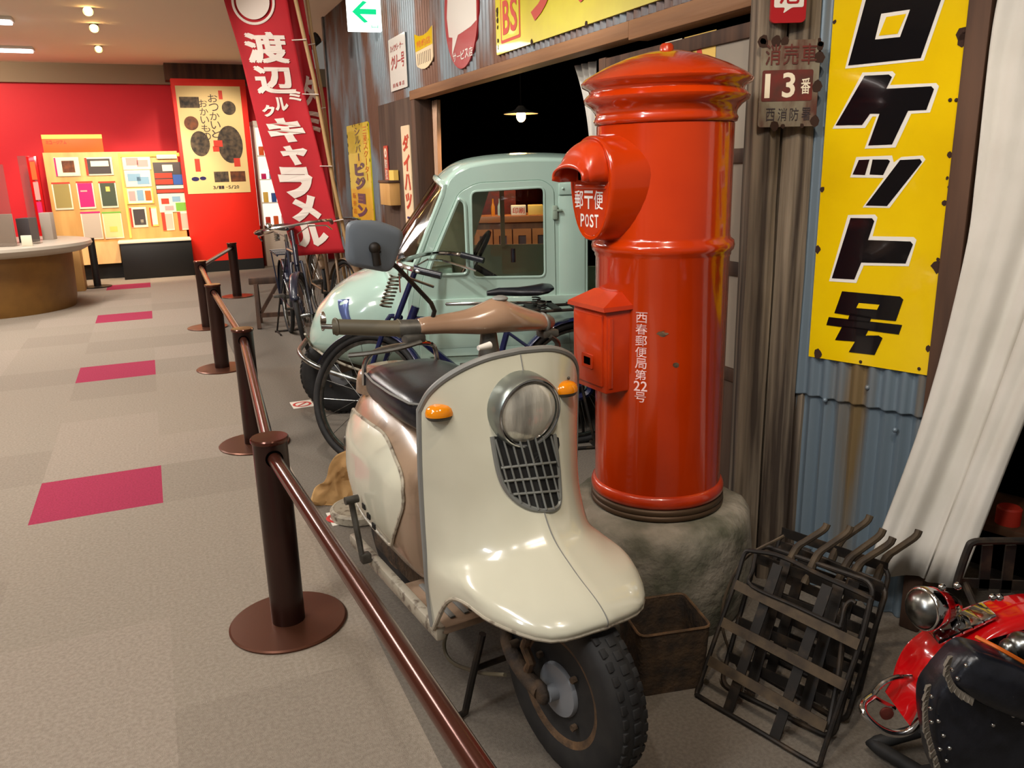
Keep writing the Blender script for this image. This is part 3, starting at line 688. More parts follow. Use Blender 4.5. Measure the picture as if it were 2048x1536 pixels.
for i in range(13):
    e = i/12; row = []
    yy = -.247-.062*sin(min(1, e/.75)*pi/2)-.022*max(0, (e-.7)/.3); hw = .080*(1-.20*e*e)+.012*max(0, (e-.7)/.3)
    zt = 1.466-PZ-.075*e**1.7; lip = max(0, (e-.75)/.25)
    for k in range(21):
        a = pi*k/20; row.append((hw*cos(a), yy, zp+.004+(zt-zp-.004)*sin(a)**.7+.004*lip))
    rows.append(row)
b.grid(rows); b.build('hood', 'red_worn', mo, smooth=60, solid=.008)
b = MB(); b.box((0, -.251, 1.342-PZ), (.15, .012, .012), bev=.003); b.build('sill', 'red_worn', mo)
b = MB()
for i, ch in enumerate('郵〒便'): b.glyph(ch, -.080+i*.049, 1.282-PZ, -.037+i*.049, 1.332-PZ, -.2545, .01)
b.build('lettering', 'white_paint', mo, smooth=0); b = MB()
for i, ch in enumerate('POST'): b.glyph(ch, -.050+i*.0235, 1.232-PZ, -.031+i*.0235, 1.268-PZ, -.2545, .015)
b.build('lettering', 'white_paint', mo, smooth=0)
# collection box
ZA, ZB = 1.005-PZ, .765-PZ
b = MB(); b.box2((-.085, -.258, ZB), (.085, -.1, ZA), .006)
cb = b.build('collection_box', 'red_worn', t, smooth=30)
b = MB(); b.loft([[(-.096, -.272, ZA), (.096, -.272, ZA), (.092, -.1, ZA), (-.092, -.1, ZA)], [(-.092, -.272, ZA+.012), (.092, -.272, ZA+.012), (.092, -.1, ZA+.012), (-.092, -.1, ZA+.012)], [(-.06, -.2, ZA+.045), (.06, -.2, ZA+.045), (.06, -.1, ZA+.045), (-.06, -.1, ZA+.045)]]); b.build('box_roof', 'red_worn', cb, smooth=20)
b = MB(); b.box2((-.073, -.266, ZB+.02), (.073, -.255, ZA-.012), .004); b.box2((.079, -.25, ZB+.015), (.089, -.235, ZA-.02), .003); b.build('box_door', 'red_worn', cb)
b = MB(); b.box2((-.014, -.2675, ZB+.075), (.022, -.265, ZB+.098)); b.build('keyhole', 'void', cb)
b = MB(); b.plate(rrect(-.024, ZB+.066, .032, ZB+.107, .003), [rrect(-.014, ZB+.075, .022, ZB+.098, .002)], .003, -.269); b.build('key_plate', 'red_worn', cb)
# lettering on the drum
al = radians(-54); za = f.p(1288, 624, -.16)[1]; q = CAMP+ray(1288, 624)*(2.24/ray(1288, 624).y); za = q.z-PZ; q = CAMP+ray(1288, 806)*(2.24/ray(1288, 806).y); zb = q.z-PZ
def wrap(p): a = al+p.x/.1965; return V((.1968*cos(a), .1968*sin(a), p.z))
b = MB(); ch = ['西', '春', '郵', '便', '局', '第', '22', '号']; hh = (za-zb)/8
for i, c in enumerate(ch):
    zt = za-i*hh
    if c == '22':
        for k in (0, 1): b.glyph('2', -.02+k*.021, zt-hh*.95, -.001+k*.021, zt-hh*.05, 0, .01, 0, wrap)
    else: b.glyph(c, -.0165, zt-hh*.95, .0165, zt-hh*.05, 0, .012, 0, wrap)
b.build('side_lettering', 'white_faded', t, smooth=0)
b = MB(); rr = random.Random(2)
for (px, py, s) in ((1325, 668, .012), (1352, 730, .008)):
    q = f.I @ (CAMP+ray(px, py)*(2.225/ray(px, py).y)); a0 = math.atan2(q.y, q.x)
    b.poly([(.1969*cos(a0+s/.19*cos(k)*1.2*(.7+.5*rr.random())), .1969*sin(a0+s/.19*cos(k)*1.2*(.7+.5*rr.random())), q.z+s*sin(k)*(.5+.6*rr.random())) for k in [j*pi/5 for j in range(10)]])
b.build('chipped_paint', 'rusty', t, smooth=0)

# ================================================================== SCOOTER  (local: -y forward, +x = its left, z up)
SCF = Fr((.15, 1.62), 30)
S_ = T('motor_scooter', 'cream and tan vintage motor scooter with a big front shield parked inside the barrier', 'scooter', SCF)
half = [
 [(0, .262, .985), (.09, .268, .977), (.16, .292, .948), (.203, .325, .905), (.222, .352, .855)],
 [(0, .240, .905), (.09, .251, .897), (.16, .285, .868), (.205, .326, .825), (.223, .356, .785)],
 [(0, .212, .780), (.09, .228, .772), (.158, .272, .75), (.204, .326, .72), (.224, .360, .69)],
 [(0, .182, .650), (.092, .205, .64), (.163, .262, .615), (.205, .326, .59), (.223, .363, .57)],
 [(0, .130, .565), (.10, .165, .55), (.172, .238, .53), (.206, .322, .51), (.222, .363, .49)],
 [(0, .040, .514), (.11, .088, .506), (.186, .19, .497), (.207, .28, .475), (.216, .325, .45), (.222, .361, .41)],
 [(0, -.046, .480), (.118, -.012, .472), (.196, .105, .477), (.210, .215, .468), (.217, .287, .43), (.222, .353, .345)],
 [(0, -.082, .455), (.122, -.050, .447), (.195, .065, .455), (.210, .185, .452), (.217, .262, .415), (.222, .343, .300)],
 [(0, -.080, .436), (.122, -.048, .428), (.195, .066, .436), (.210, .185, .434), (.216, .262, .398), (.222, .341, .285)]]
NU = 20
hr = [cr(r, NU+1) for r in half]
NR = 56
colsH = [cr([hr[i][k] for i in range(len(hr))], NR) for k in range(NU+1)]
rowsS = []
for j in range(NR):
    r = [colsH[k][j] for k in range(NU+1)]
    rowsS.append([V((-p.x, p.y, p.z)) for p in r[:0:-1]]+r)
b = MB(); b.grid(rowsS)
bt = BVHTree.FromBMesh(b.bm)
def on_shield(x, z):
    h = bt.ray_cast(V((x, -2, z)), V((0, 1, 0))); return h[0].y if h[0] else .3
def on_shield_px(px, py):
    c, d = SCF._cd(px, py); h = bt.ray_cast(c, d.normalized()); return h[0], h[1]
sh = b.build('front_shield', 'cream', S_, smooth=80, solid=.006, soff=0)
b = MB(); edge = [rowsS[j][0] for j in range(NR-6, -1, -1)]+rowsS[0][1:-1]+[rowsS[j][-1] for j in range(0, NR-5)]
b.tube(edge, .0085, 8); b.build('shield_trim', 'trim_grey', sh)
b = MB(); b.tube(rowsS[-1], .006, 8); b.build('shield_lip', 'cream_edge', sh)
b = MB(); b.tube([p+V((0, -.0025, .001)) for p in [rowsS[j][NU] for j in range(0, NR-1)] if p.z < .66], .0018, 6); b.build('seam', 'trim_grey', sh)
b = MB(); b.tube([rowsS[j][NU]+V((0, -.0025, .001)) for j in range(0, 9)], .0018, 6); b.build('seam', 'trim_grey', sh)
# headlight
hc = V((-.010, .272, .853))
Mh = Matrix.Translation(hc) @ Matrix.Rotation(radians(90), 4, 'X') @ Matrix.Rotation(radians(0), 4, 'Y')   # local z -> -y
Mh = Matrix.Translation(hc) @ Matrix.Rotation(radians(94), 4, 'X')
b = MB(); b.lathe([(.088, -.06), (.0905, .0), (.0905, .035), (.089, .055), (.087, .066), (.083, .072), (.079, .07), (.078, .062)], 48, Mh); hl = b.build('headlight', 'lamp_grey', S_, smooth=50)
b = MB(); b.torus(Mh @ V((0, 0, .068)), 0.0795, .0045, 'z', 48, 8, Matrix.Rotation(radians(94), 4, 'X')); b.build('rim', 'chrome', hl)
b = MB(); b.lathe([(.078, .06), (.067, .071), (.049, .079), (.023, .083), (.0001, .084)], 40, Mh); b.build('lens', 'lens', hl, smooth=80)
# grille, traced on the shield surface
gp = [(983, 872), (990, 915), (998, 950), (1012, 980), (1035, 1003), (1062, 1016), (1092, 1020), (1110, 1015), (1117, 1000), (1116, 960), (1112, 915), (1106, 868)]
g3 = [on_shield_px(*p)[0] for p in gp]; cen = on_shield_px(1058, 930)[0]
gc = cr(g3, 40)
b = MB(); b.tube([p+V((0, -.004, 0)) for p in gc], .0065, 8); gr = b.build('grille', 'grille_metal', S_)
b = MB(); gpx = cr([(x, y, 0) for x, y in gp]+[(gp[0][0], gp[0][1], 0)], 41)[:-1]; prev = None
for k in (1.0, .8, .6, .4, .2, .02):
    ring = [b.v(on_shield_px(1058+(p.x-1058)*k, 935+(p.y-935)*k)[0]+V((0, -.0065, 0))) for p in gpx]
    if prev: b.bridge(prev, ring)
    prev = ring
b._f(prev)
b.build('grille_backing', 'dark_grille', gr, smooth=0)
def inside(p, poly):
    r = False
    for i in range(len(poly)):
        (x1, y1), (x2, y2) = poly[i-1], poly[i]
        if (y1 > p[1]) != (y2 > p[1]) and p[0] < (x2-x1)*(p[1]-y1)/(y2-y1)+x1: r = not r
    return r
b = MB()
def gbar(p, q, n=24, r=.0028):
    run = []
    for i in range(n+1):
        P = (p[0]+(q[0]-p[0])*i/n, p[1]+(q[1]-p[1])*i/n)
        if inside(P, gp): run.append(on_shield_px(*P)[0]+V((0, -.010, 0)))
        elif len(run) > 1: b.tube(run, r, 6); run = []
        else: run = []
    if len(run) > 1: b.tube(run, r, 6)
for k in range(9): gbar((985+k*16, 870), (1030+k*15.5, 1030))
for k in range(3): gbar((980, 935+k*27), (1125, 920+k*29), r=.0032)
b.build('bars', 'grille_metal', gr)
# turn signals
for px, py in ((880, 827), (1128, 780)):
    p, nrm = on_shield_px(px, py); nrm = nrm if nrm.y < 0 else -nrm; nrm = V((nrm.x*.8, nrm.y, nrm.z*.3)).normalized()
    Q = nrm.to_track_quat('Z', 'Y').to_matrix().to_4x4(); M_ = Matrix.Translation(p) @ Q
    b = MB(); b.lathe([(.030, -.012), (.0345, -.006), (.034, -.002), (.030, .0)], 28, M_ @ Matrix.Diagonal((1, .82, 1, 1))); ts = b.build('turn_signal', 'grey_metal', S_)
    b = MB(); b.lathe([(.0355, -.003), (.036, .004), (.032, .014), (.024, .020), (.012, .023), (.0001, .0235)], 28, M_ @ Matrix.Diagonal((1, .82, 1, 1))); b.build('amber_lens', 'amber', ts, smooth=70)
    b = MB(); b.ball(M_ @ V((.018, .006, .026)), .004, 8); b.build('screw', 'grey_metal', ts)
# handlebar: tan cover, grips, levers
hb = [(-.185, .42, 1.036, .022, .020), (-.175, .42, 1.037, .025, .023), (-.12, .418, 1.036, .03, .027), (-.06, .412, 1.034, .038, .034), (-.02, .408, 1.036, .044, .043), (.025, .406, 1.04, .048, .05), (.07, .41, 1.03, .044, .042), (.12, .42, 1.018, .037, .033), (.16, .43, 1.008, .031, .028), (.18, .436, 1.004, .024, .022)]
hbr = [cr([(p[0], p[1], p[2]) for p in hb], 30), cr([(p[3], p[4], 0) for p in hb], 30)]
b = MB(); b.loft([[V((c.x, c.y+r.x*cos(a), c.z+r.y*sin(a)*(1.0 if sin(a) > 0 else .75))) for a in [2*pi*k/24 for k in range(24)]] for c, r in zip(*hbr)])
hb_o = b.build('handlebar_cover', 'tan', S_, smooth=60)
b = MB(); b.torus((.175, .434, 1.005), .022, .006, 'x'); b.build('collar', 'trim_grey', hb_o)
b = MB(); b.ball((.03, .40, 1.088), (.02, .02, .008)); b.build('cover_cap', 'trim_grey', hb_o)
for sx in (-1, 1):
    def P(x, y, z): return V((-x, y+(x-.175)*.35, z)) if sx < 0 else V((.172+(x-.175)*.55, y+.01+(x-.175)*.55, z-.032-(x-.175)*.20))
    b = MB(); b.cyl(P(.215, .422, 1.036), P(.36, .448, 1.046), .0195, .0185); b.torus(P(.355, .447, 1.046), .018, .004, 'x', 24, 6); b.torus(P(.225, .424, 1.037), .02, .003, 'x', 24, 6)
    g = b.build('grip', 'taupe_grip', S_)
    b = MB(); b.cyl(P(.175, .42, 1.035), P(.222, .423, 1.036), .022); b.box(P(.2, .405, 1.015), (.05, .04, .02), bev=.006); b.build('switch_block', 'grey_metal', S_)
    b = MB(); b.tube(cr([P(.19, .39, 1.008), P(.24, .375, 1.0), P(.30, .385, .99), P(.345, .40, .985)], 10), .0085, 8, ry=.006); b.build('brake_lever', 'grey_metal', S_)
    b = MB(); b.cyl(P(.36, .448, 1.046), P(.385, .452, 1.048), .006); b.build('grip_end', 'dull_chrome', g)
b = MB(); b.lathe([(.03, .93), (.026, .96), (.022, .99), (.02, 1.01)], 20, Matrix.Translation((0, .41, 0))); b.build('steering_column', 'grey_metal', S_)
b = MB(); b.cyl((-.04, .33, .992), (-.075, .325, .99), .009, .006); b.build('choke_knob', 'shelf_white', S_)
# mirror on its bent stem
mc = SCF.q(748, 494, .36); m0 = V((-.15, .415, 1.05))
b = MB(); st = [m0, SCF.q(869, 622, .412), SCF.q(862, 606, .408), SCF.q(800, 540, .38), mc+V((.004, .0, -.004))]
b.tube(st[:2]+cr(st[1:3], 3)[1:]+st[3:], .0055, 8); b.build('mirror_stem', 'black_iron', S_)
Rm = Matrix.Rotation(radians(-8), 4, 'Z') @ Matrix.Rotation(radians(14), 4, 'Y')
b = MB(); sh_ = round_poly([(-.066, .044), (-.052, -.05), (.052, -.05), (.066, .048), (.0, .058)], .022)
ca = [Rm @ V((x, .018, z))+mc for x, z in sh_]; 
b.loft([[Rm @ V((x*.8, .0, z*.8))+mc for x, z in sh_], [Rm @ V((x*.94, .004, z*.94))+mc for x, z in sh_], [Rm @ V((x, .012, z))+mc for x, z in sh_], [Rm @ V((x, .02, z))+mc for x, z in sh_]])
mi_ = b.build('mirror', 'mirror_back', S_, smooth=40)
b = MB(); b.ball(mc+V((0, -.004, -.002)), .013); b.cyl(mc+V((0, -.004, -.002)), mc+V((.003, -.004, -.04)), .009); b.build('ball_joint', 'black_iron', mi_)
b = MB(); b.poly([Rm @ V((x*.93, .0206, z*.93))+mc for x, z in sh_]); b.build('mirror_glass', 'chrome', mi_, smooth=0)

# rear body (engine cover)
def bw(y):     # half width in plan
    if y < .80: return .205-.012*max(0, (.6-y)/.08)
    t = (y-.80)/.44; return .205*max(0.0, 1-t**2.1)**.5
def btop(y): return .70+.045*min(1, (y-.52)/.2) if y < .72 else .745-.02*max(0, (y-.95)/.37)-.16*max(0, (y-1.05)/.27)**2
secs = []
for y in [.52, .525, .54, .57, .62, .7, .78, .86, .94, 1.0, 1.06, 1.11, 1.16, 1.195, 1.225, 1.237]:
    wv, zt, zb = bw(y), btop(y), .285+.12*max(0, (y-1.0)/.32)
    if y < .54: wv -= (.54-y)*.8
    sec = []
    for k in range(32):
        a = 2*pi*k/32; c, s_ = cos(a), sin(a); e = .55
        x = math.copysign(abs(c)**e, c)*wv; z = (zt+zb)/2+math.copysign(abs(s_)**e, s_)*(zt-zb)/2
        nar = max(0, (z-.58)/.17); sec.append(V((x*(1-.30*min(1, nar)**1.3), y, z)))
    secs.append(sec)
b = MB(); b.loft(secs); bb = BVHTree.FromBMesh(b.bm)
body = b.build('engine_cover', 'tan_worn', S_, smooth=60)
def side_pt(y, z, sx=-1, off=.006):
    h = bb.ray_cast(V((sx*2, y, z)), V((-sx, 0, 0))); x = h[0].x if h[0] else sx*.2; return V((x+sx*off, y, z))
# cream side panels following the cover
def panel(sx):
    out = round_poly([(1.13, .655), (.96, .675), (.74, .68), (.56, .62), (.535, .55), (.63, .40), (.66, .375), (.9, .385), (1.1, .46)], [.04, .1, .06, .06, .06, .05, .03, .08, .08], 5)
    cy, cz = .86, .53; b = MB(); N = 10; rings = []
    for k in range(N+1):
        f_ = k/N; bulge = .004+.016*(1-f_**4)
        rings.append([side_pt(cy+(y-cy)*max(f_, .01), cz+(z-cz)*max(f_, .01), sx, bulge) for y, z in out])
    rv = [[b.v(p) for p in r] for r in rings]
    for p, q in zip(rv, rv[1:]): b.bridge(p, q)
    b._f(rv[0]); o = b.build('side_panel', 'cream', S_, smooth=60)
    b = MB(); b.tube([side_pt(y, z, sx, .005) for y, z in out], .005, 6, True); b.build('panel_trim', 'cream_edge', o)
    b = MB(); q = side_pt(1.08, .56, sx, .012); b.ball(q, (.012, .018, .02), 12); b.build('catch', 'grey_metal', o)
    b = MB()
    for k in range(3): q = side_pt(.80-.035*k, .45-.018*k, sx, .02); b.box(q, (.004, .022, .016))
    b.build('vent_slots', 'dark_grille', o, smooth=0)
panel(-1); panel(1)
# seat
b = MB(); secs = []
for y, wv, zt in [(.50, .10, .765), (.515, .125, .80), (.56, .15, .822), (.66, .160, .832), (.78, .152, .832), (.9, .145, .83), (.97, .13, .825), (1.0, .11, .80)]:
    secs.append([V((wv*math.copysign(abs(cos(a))**.6, cos(a)), y, (zt+.715)/2+(zt-.715)/2*math.copysign(abs(sin(a))**.6, sin(a)))) for a in [2*pi*k/28 for k in range(28)]])
b.loft(secs); st_ = b.build('seat', 'black_leather', S_, smooth=60)
b = MB(); b.tube([(s_*.0+V((p.x*1.01, p.y, .80))) if False else V((p.x*1.02, p.y, .806)) for p in [V((x, y, 0)) for x, y in [(-.10, .505), (-.15, .58), (-.155, .7), (-.148, .85), (-.13, .96)]]], .0035, 6); b.build('piping', 'trim_grey', st_)
b = MB(); b.tube(cr([(-.125, 1.0, .76), (-.12, .99, .83), (-.09, .97, .868), (0, .96, .878), (.09, .97, .868), (.12, .99, .83), (.125, 1.0, .76)], 30), .0075, 8); b.build('grab_rail', 'chrome', S_)
b = MB(); secs = []
for z, k in [(.715, 1), (.75, .97), (.775, .9), (.785, .75)]:
    secs.append([V((.12*k*cos(a), 1.08+.11*k*sin(a), z)) for a in [2*pi*i/28 for i in range(28)]])
b.loft(secs); b.build('tail_hump', 'tan_worn', S_, smooth=60)
# footboard
b = MB(); b.box2((-.21, .33, .262), (.21, .60, .285), .008); fb = b.build('footboard', 'tan_worn', S_)
b = MB()
for k in range(9): b.box2((-.165+k*.04, .36, .285), (-.15+k*.04, .56, .291), .002)
b.build('ribs', 'trim_grey', fb)
for sx in (-1, 1):
    b = MB(); b.box2((sx*.205-.014, .33, .25), (sx*.205+.014, .98, .29), .008); b.build('edge_strip', 'cream_edge', fb)
# front wheel, slightly steered, with leading-link fork
WM = Matrix.Translation((-.005, .045, .224)) @ Matrix.Rotation(radians(5), 4, 'Z')
def wheel_parts(par, M, R, rt, rr_, hubr, mt='rubber'):
    b = MB(); MX = M @ Matrix.Rotation(radians(90), 4, 'Y')
    prof = [(rr_-.012, -rt*.75), (rr_+.01, -rt*.95), (R-.03, -rt*1.0), (R-.012, -rt*.8), (R-.003, -rt*.45), (R, 0), (R-.003, rt*.45), (R-.012, rt*.8), (R-.03, rt*1.0), (rr_+.01, rt*.95), (rr_-.012, rt*.75)]
    b.lathe(prof, 64, MX)
    tyre = b.build('tyre', mt, par, smooth=50)
    b = MB()
    for k in range(44):
        a = 2*pi*k/44
        for row, o_ in ((-1, 0), (0, .5), (1, 0)):
            aa = a+o_*2*pi/44; cxx = row*rt*.52; rad = R-.001-.006*abs(row)
            b.box(MX @ V((rad*cos(aa), rad*sin(aa), cxx)), (.008, .021, rt*.40), MX @ Matrix.Rotation(aa, 4, 'Z'), .002)
    b.build('tread', mt, tyre)
    b = MB(); b.lathe([(.02, -.035), (.05, -.036), (rr_-.04, -.02), (rr_-.03, -.028), (rr_-.004, -.04), (rr_+.004, -.043), (rr_+.006, -.036), (rr_+.006, .036), (rr_+.004, .043), (rr_-.004, .04), (rr_-.03, .028), (rr_-.04, .02), (.05, .036), (.02, .035)], 48, MX); rim = b.build('wheel_rim', 'rusty', par, smooth=40)
    b = MB(); b.lathe([(.001, -.052), (hubr*.5, -.052), (hubr*.95, -.046), (hubr, -.04), (hubr, -.02)], 32, MX); b.lathe([(.018, -.075), (.02, -.05)], 16, MX); b.build('hub', 'hub_grey', rim, smooth=40)
    b = MB()
    for k in range(4): a = pi/4+k*pi/2; b.cyl(MX @ V(((hubr+.022)*cos(a), (hubr+.022)*sin(a), -.04)), MX @ V(((hubr+.022)*cos(a), (hubr+.022)*sin(a), -.052)), .008, n=6)
    b.build('bolts', 'rust_dark', rim); return tyre
fw = bpy.data.objects.new('front_wheel', None); COL.objects.link(fw); fw.parent = S_
wheel_parts(fw, WM, .222, .048, .135, .066)
rw = bpy.data.objects.new('rear_wheel', None); COL.objects.link(rw); rw.parent = S_
wheel_parts(rw, Matrix.Translation((0, 1.08, .222)), .222, .048, .135, .066)
b = MB()
for sx in (-1, 1): b.tube(cr([(sx*.085, .055, .225), (sx*.088, .12, .235), (sx*.085, .2, .265), (sx*.07, .235, .30), (sx*.055, .25, .40), (sx*.03, .275, .62)], 16), [.02]*6+[.018]*10, 10); b.ball((sx*.085, .055, .224), (.014, .03, .03))
b.cyl((-.09, .19, .27), (.09, .19, .27), .014); b.build('fork', 'rust_dark', S_)
b = MB()
for sx in (-1, 1):
    b.tube([V((sx*.085, .10+.0035*k, .25+.014*k))+V((.0, .011*cos(k*1.57), .0)) for k in range(14)], .012, 8)
b.build('suspension', 'rusty', S_)
b = MB(); b.tube(cr([SCF.qx(945, 1215, -.1), SCF.qx(905, 1245, -.11), SCF.qx(888, 1290, -.115), SCF.qx(905, 1325, -.11), SCF.qx(960, 1345, -.105), SCF.qx(1010, 1350, -.1)], 20), .0055, 8); b.build('brake_cable', 'taupe_grip', S_)
b = MB(); b.tube([(-.11, .29, .26), (-.13, .32, .12), (-.145, .34, .012), (-.17, .335, .01)], .01, 8); b.tube([(.11, .29, .26), (.13, .32, .12), (.145, .34, .012)], .01, 8); b.tube([(-.125, .315, .15), (.125, .315, .15)], .008, 8); b.build('centre_stand', 'black_iron', S_)
b = MB(); b.tube([(-.22, .79, .30), (-.245, .785, .295), (-.245, .80, .34), (-.25, .83, .46)], .0095, 8); b.cyl((-.235, .81, .475), (-.275, .81, .475), .012); b.box((-.235, .785, .295), (.03, .03, .03), bev=.005); b.build('kick_starter', 'grey_metal', S_)
b = MB(); b.cyl((.16, .7, .2), (.16, 1.25, .24), .035); b.box2((-.1, .6, .16), (.1, 1.1, .3), .02); b.build('engine', 'rust_dark', S_)
b = MB(); b.box2((-.06, 1.1, .36), (.06, 1.22, .40), .01); b.build('tail_bracket', 'rust_dark', S_)

# ---- things on the floor near the scooter
p = floor_pt(722, 1030); f = Fr((p.x, p.y), 0)
b = MB(); b.lathe([(.001, 0), (.118, 0), (.125, .006), (.126, .034), (.12, .042), (.112, .044), (.105, .040), (.001, .040)], 40)
tag(b.build('round_base', 'cream_edge', fr=f, smooth=30), 'round worn metal base plate on the floor beside the scooter side panel', 'base plate')
p = floor_pt(712, 962); f = Fr((p.x, p.y), 30); b = MB(); b.box2((-.03, -.04, 0), (.06, .05, .17), .004)
tag(b.build('wooden_block', 'old_wood_v', fr=f), 'dark brown wooden block standing behind the scooter side panel', 'block')
p = floor_pt(660, 1015); f = Fr((p.x, p.y), 10)
outl = [(618, 1012), (628, 985), (650, 968), (658, 942), (672, 922), (700, 915), (712, 940), (712, 1000), (690, 1018), (650, 1022)]
c3 = [f.q(*q) for q in outl]; zz0 = min(q.z for q in c3)
b = MB(); cx_, cz_ = sum(q.x for q in c3)/10, sum(q.z for q in c3)/10; rings = []
oc = cr(c3+[c3[0]], 44)[:-1]
for k in range(12):
    f_ = max(k/11, .02); ring = []
    for q in oc:
        x, z = cx_+(q.x-cx_)*f_, cz_+(q.z-cz_)*f_; n_ = mnoise.noise(V((x*16, z*16, 1)))*.03+mnoise.noise(V((x*45, z*45, 5)))*.01
        ring.append(b.v((x, n_+.25*(z-zz0)+.02, max(z, .002))))
    rings.append(ring)
for a_, c_ in zip(rings, rings[1:]): b.bridge(a_, c_)
b._f(rings[0])
tag(b.build('crumpled_paper', 'kraft', fr=f, smooth=30, solid=.002), 'crumpled brown kraft paper lying on the floor behind the scooter', 'paper')
for i, (q, lb) in enumerate((([(580, 805), (622, 801), (627, 812), (588, 818)], 'white floor notice with a red ring lying near the bicycle front wheel'), ([(652, 1027), (690, 1022), (704, 1043), (664, 1053)], 'white floor notice with a red ring lying beside the round base plate'))):
    pts = [floor_pt(*a) for a in q]; c_ = sum(pts, V())/4; f = Fr((c_.x, c_.y), 23.4)
    w_ = (pts[1]-pts[0]).length/2; h_ = max((pts[3]-pts[0]).length/2, .06)
    t = T('floor_notice', lb, 'notice', f)
    b = MB(); b.box2((-w_, -h_, .0005), (w_, h_, .002)); b.build('sheet', 'paper', t, smooth=0)
    b = MB(); b.torus((0, 0, .0025), h_*.62, .008, 'z', 28, 6, ry=.001); b.box((0, 0, .0026), (h_*1.1, .012, .001), Matrix.Rotation(.8, 4, 'Z')); b.build('ring_mark', 'ink_red', t)
# square tin bin in front of the plinth
c4 = [floor_pt(*q) for q in ((1290, 1385), (1400, 1370))]
f = Fr((c4[0].x-.015, c4[0].y-.02), 12)
b = MB(); wb, hb_, db = .19, .19, .17
def br(x0, x1, y0, y1, z, r=.02): return [(x, y, z) for x, y in rrect(x0, y0, x1, y1, r, 3)]
b.loft([br(0, wb, 0, db, .0), br(-.004, wb+.004, -.004, db+.004, hb_*.5), br(-.008, wb+.008, -.008, db+.008, hb_), br(-.004, wb+.004, -.004, db+.004, hb_), br(.004, wb-.004, .004, db-.004, .012)])
t = T('tin_bin', 'rusty open square tin bin standing in front of the stone plinth', 'bin', f)
b.build('body', 'rust_dark', t, smooth=40)
b = MB(); b.tube(br(-.007, wb+.007, -.007, db+.007, hb_), .004, 6, True); b.build('rolled_rim', 'rusty', t)
f2 = f.sub(.1, .1, .014); b = MB(); b.ball((0, 0, .02), (.04, .03, .02), 8); tag(b.build('paper_scrap', 'paper', fr=f2), 'white paper scrap lying in the rusty tin bin', 'paper')

# ================================================================== THREE-WHEEL TRUCK (local x to the rear, y across, z up)
TF = Fr((.1, 4.2), 5)
tr = T('three_wheel_truck', 'pale green three-wheeled light truck with a rounded nose standing in the workshop doorway', 'truck', TF)
W_ = 1.16
tp = lambda l, y=0: [TF.p(px, py, y) for px, py in l]
outer = tp([(1176, 324), (1110, 321), (1050, 321), (985, 326), (940, 334), (915, 345), (900, 360), (893, 376), (870, 440), (850, 500), (836, 532), (822, 562), (815, 600), (812, 690), (815, 772), (1176, 790)])
dr = round_poly(tp([(918, 385), (955, 366), (1085, 360), (1108, 376), (1114, 700), (1110, 758), (842, 748), (838, 620), (846, 556), (856, 528)]), .03)
win = round_poly(tp([(942, 383), (1088, 374), (1090, 553), (946, 555)]), .03)
qw = round_poly(tp([(917, 396), (930, 404), (936, 548), (862, 550), (858, 538)]), [.02, .03, .03, .03, .03])
cab = bpy.data.objects.new('cab', None); COL.objects.link(cab); cab.parent = tr
b = MB(); b.plate(outer, [dr], .03, 0); b.build('side_panel', 'truck_green', cab, smooth=30, bev=.004)
b = MB(); b.plate(dr, [win, qw], .026, -.004); door = b.build('door', 'truck_green', tr, smooth=30, bev=.004)
b = MB(); b.tube([V((x, -.004, z)) for x, z in win], .006, 6, True); b.tube([V((x, -.006, z)) for x, z in qw], .01, 6, True); b.build('window_frame', 'truck_green', door)
b = MB(); b.tube([V((x, -.008, z)) for x, z in qw], .004, 6, True); b.build('rubber_seal', 'trim_grey', door)
b = MB(); b.poly([(x, .01, z) for x, z in win]); b.build('window_pane', 'window_glass', door, smooth=0)
b = MB(); b.poly([(x, .01, z) for x, z in qw]); b.build('quarter_pane', 'window_glass', door, smooth=0)
a, c = TF.q(888, 608, -.012), TF.q(1106, 604, -.012)
b = MB(); b.tube([a, a.lerp(c, .02), c.lerp(a, .02), c], [.004, .012, .012, .004], 8); b.build('chrome_strip', 'chrome', door)
b = MB(); q = TF.q(1026, 497, .02); b.cyl(q, q+V((.0, 0, -.07)), .012); b.build('inner_handle', 'black_leather', door)
b = MB(); q = TF.q(1110, 425, -.012); b.box(q, (.025, .02, .07), bev=.005); b.box(q+V((.012, -.004, .01)), (.05, .012, .012), bev=.004); b.build('hinge', 'truck_trim', door)
b = MB(); q0, q1 = TF.p(1117, 366), TF.p(1176, 388); b.box2((q0[0], -.012, q1[1]), (q1[0], 0, q0[1]), .004); q0, q1 = TF.p(1117, 392), TF.p(1170, 760); b.box2((q0[0], -.006, q1[1]), (q1[0], 0, q0[1]), .003)
for px in (1126, 1152): b.ball(TF.q(px, 377, -.013), .007, 8)
b.build('rear_pillar', 'truck_green', cab)
# far side with its window
fwin = round_poly(tp([(980, 376), (1092, 372), (1092, 488), (944, 490)], W_-.02), .02)
b = MB(); b.plate(outer, [fwin], .02, W_-.02); b.build('far_side_panel', 'truck_green', cab, smooth=30)
q0, q1 = TF.p(1003, 372, W_-.02), TF.p(1003, 488, W_-.02); b = MB(); b.box2((q0[0]-.014, W_-.03, q1[1]-.02), (q0[0]+.014, W_-.005, q0[1]+.02)); b.build('far_window_bar', 'truck_green', cab)
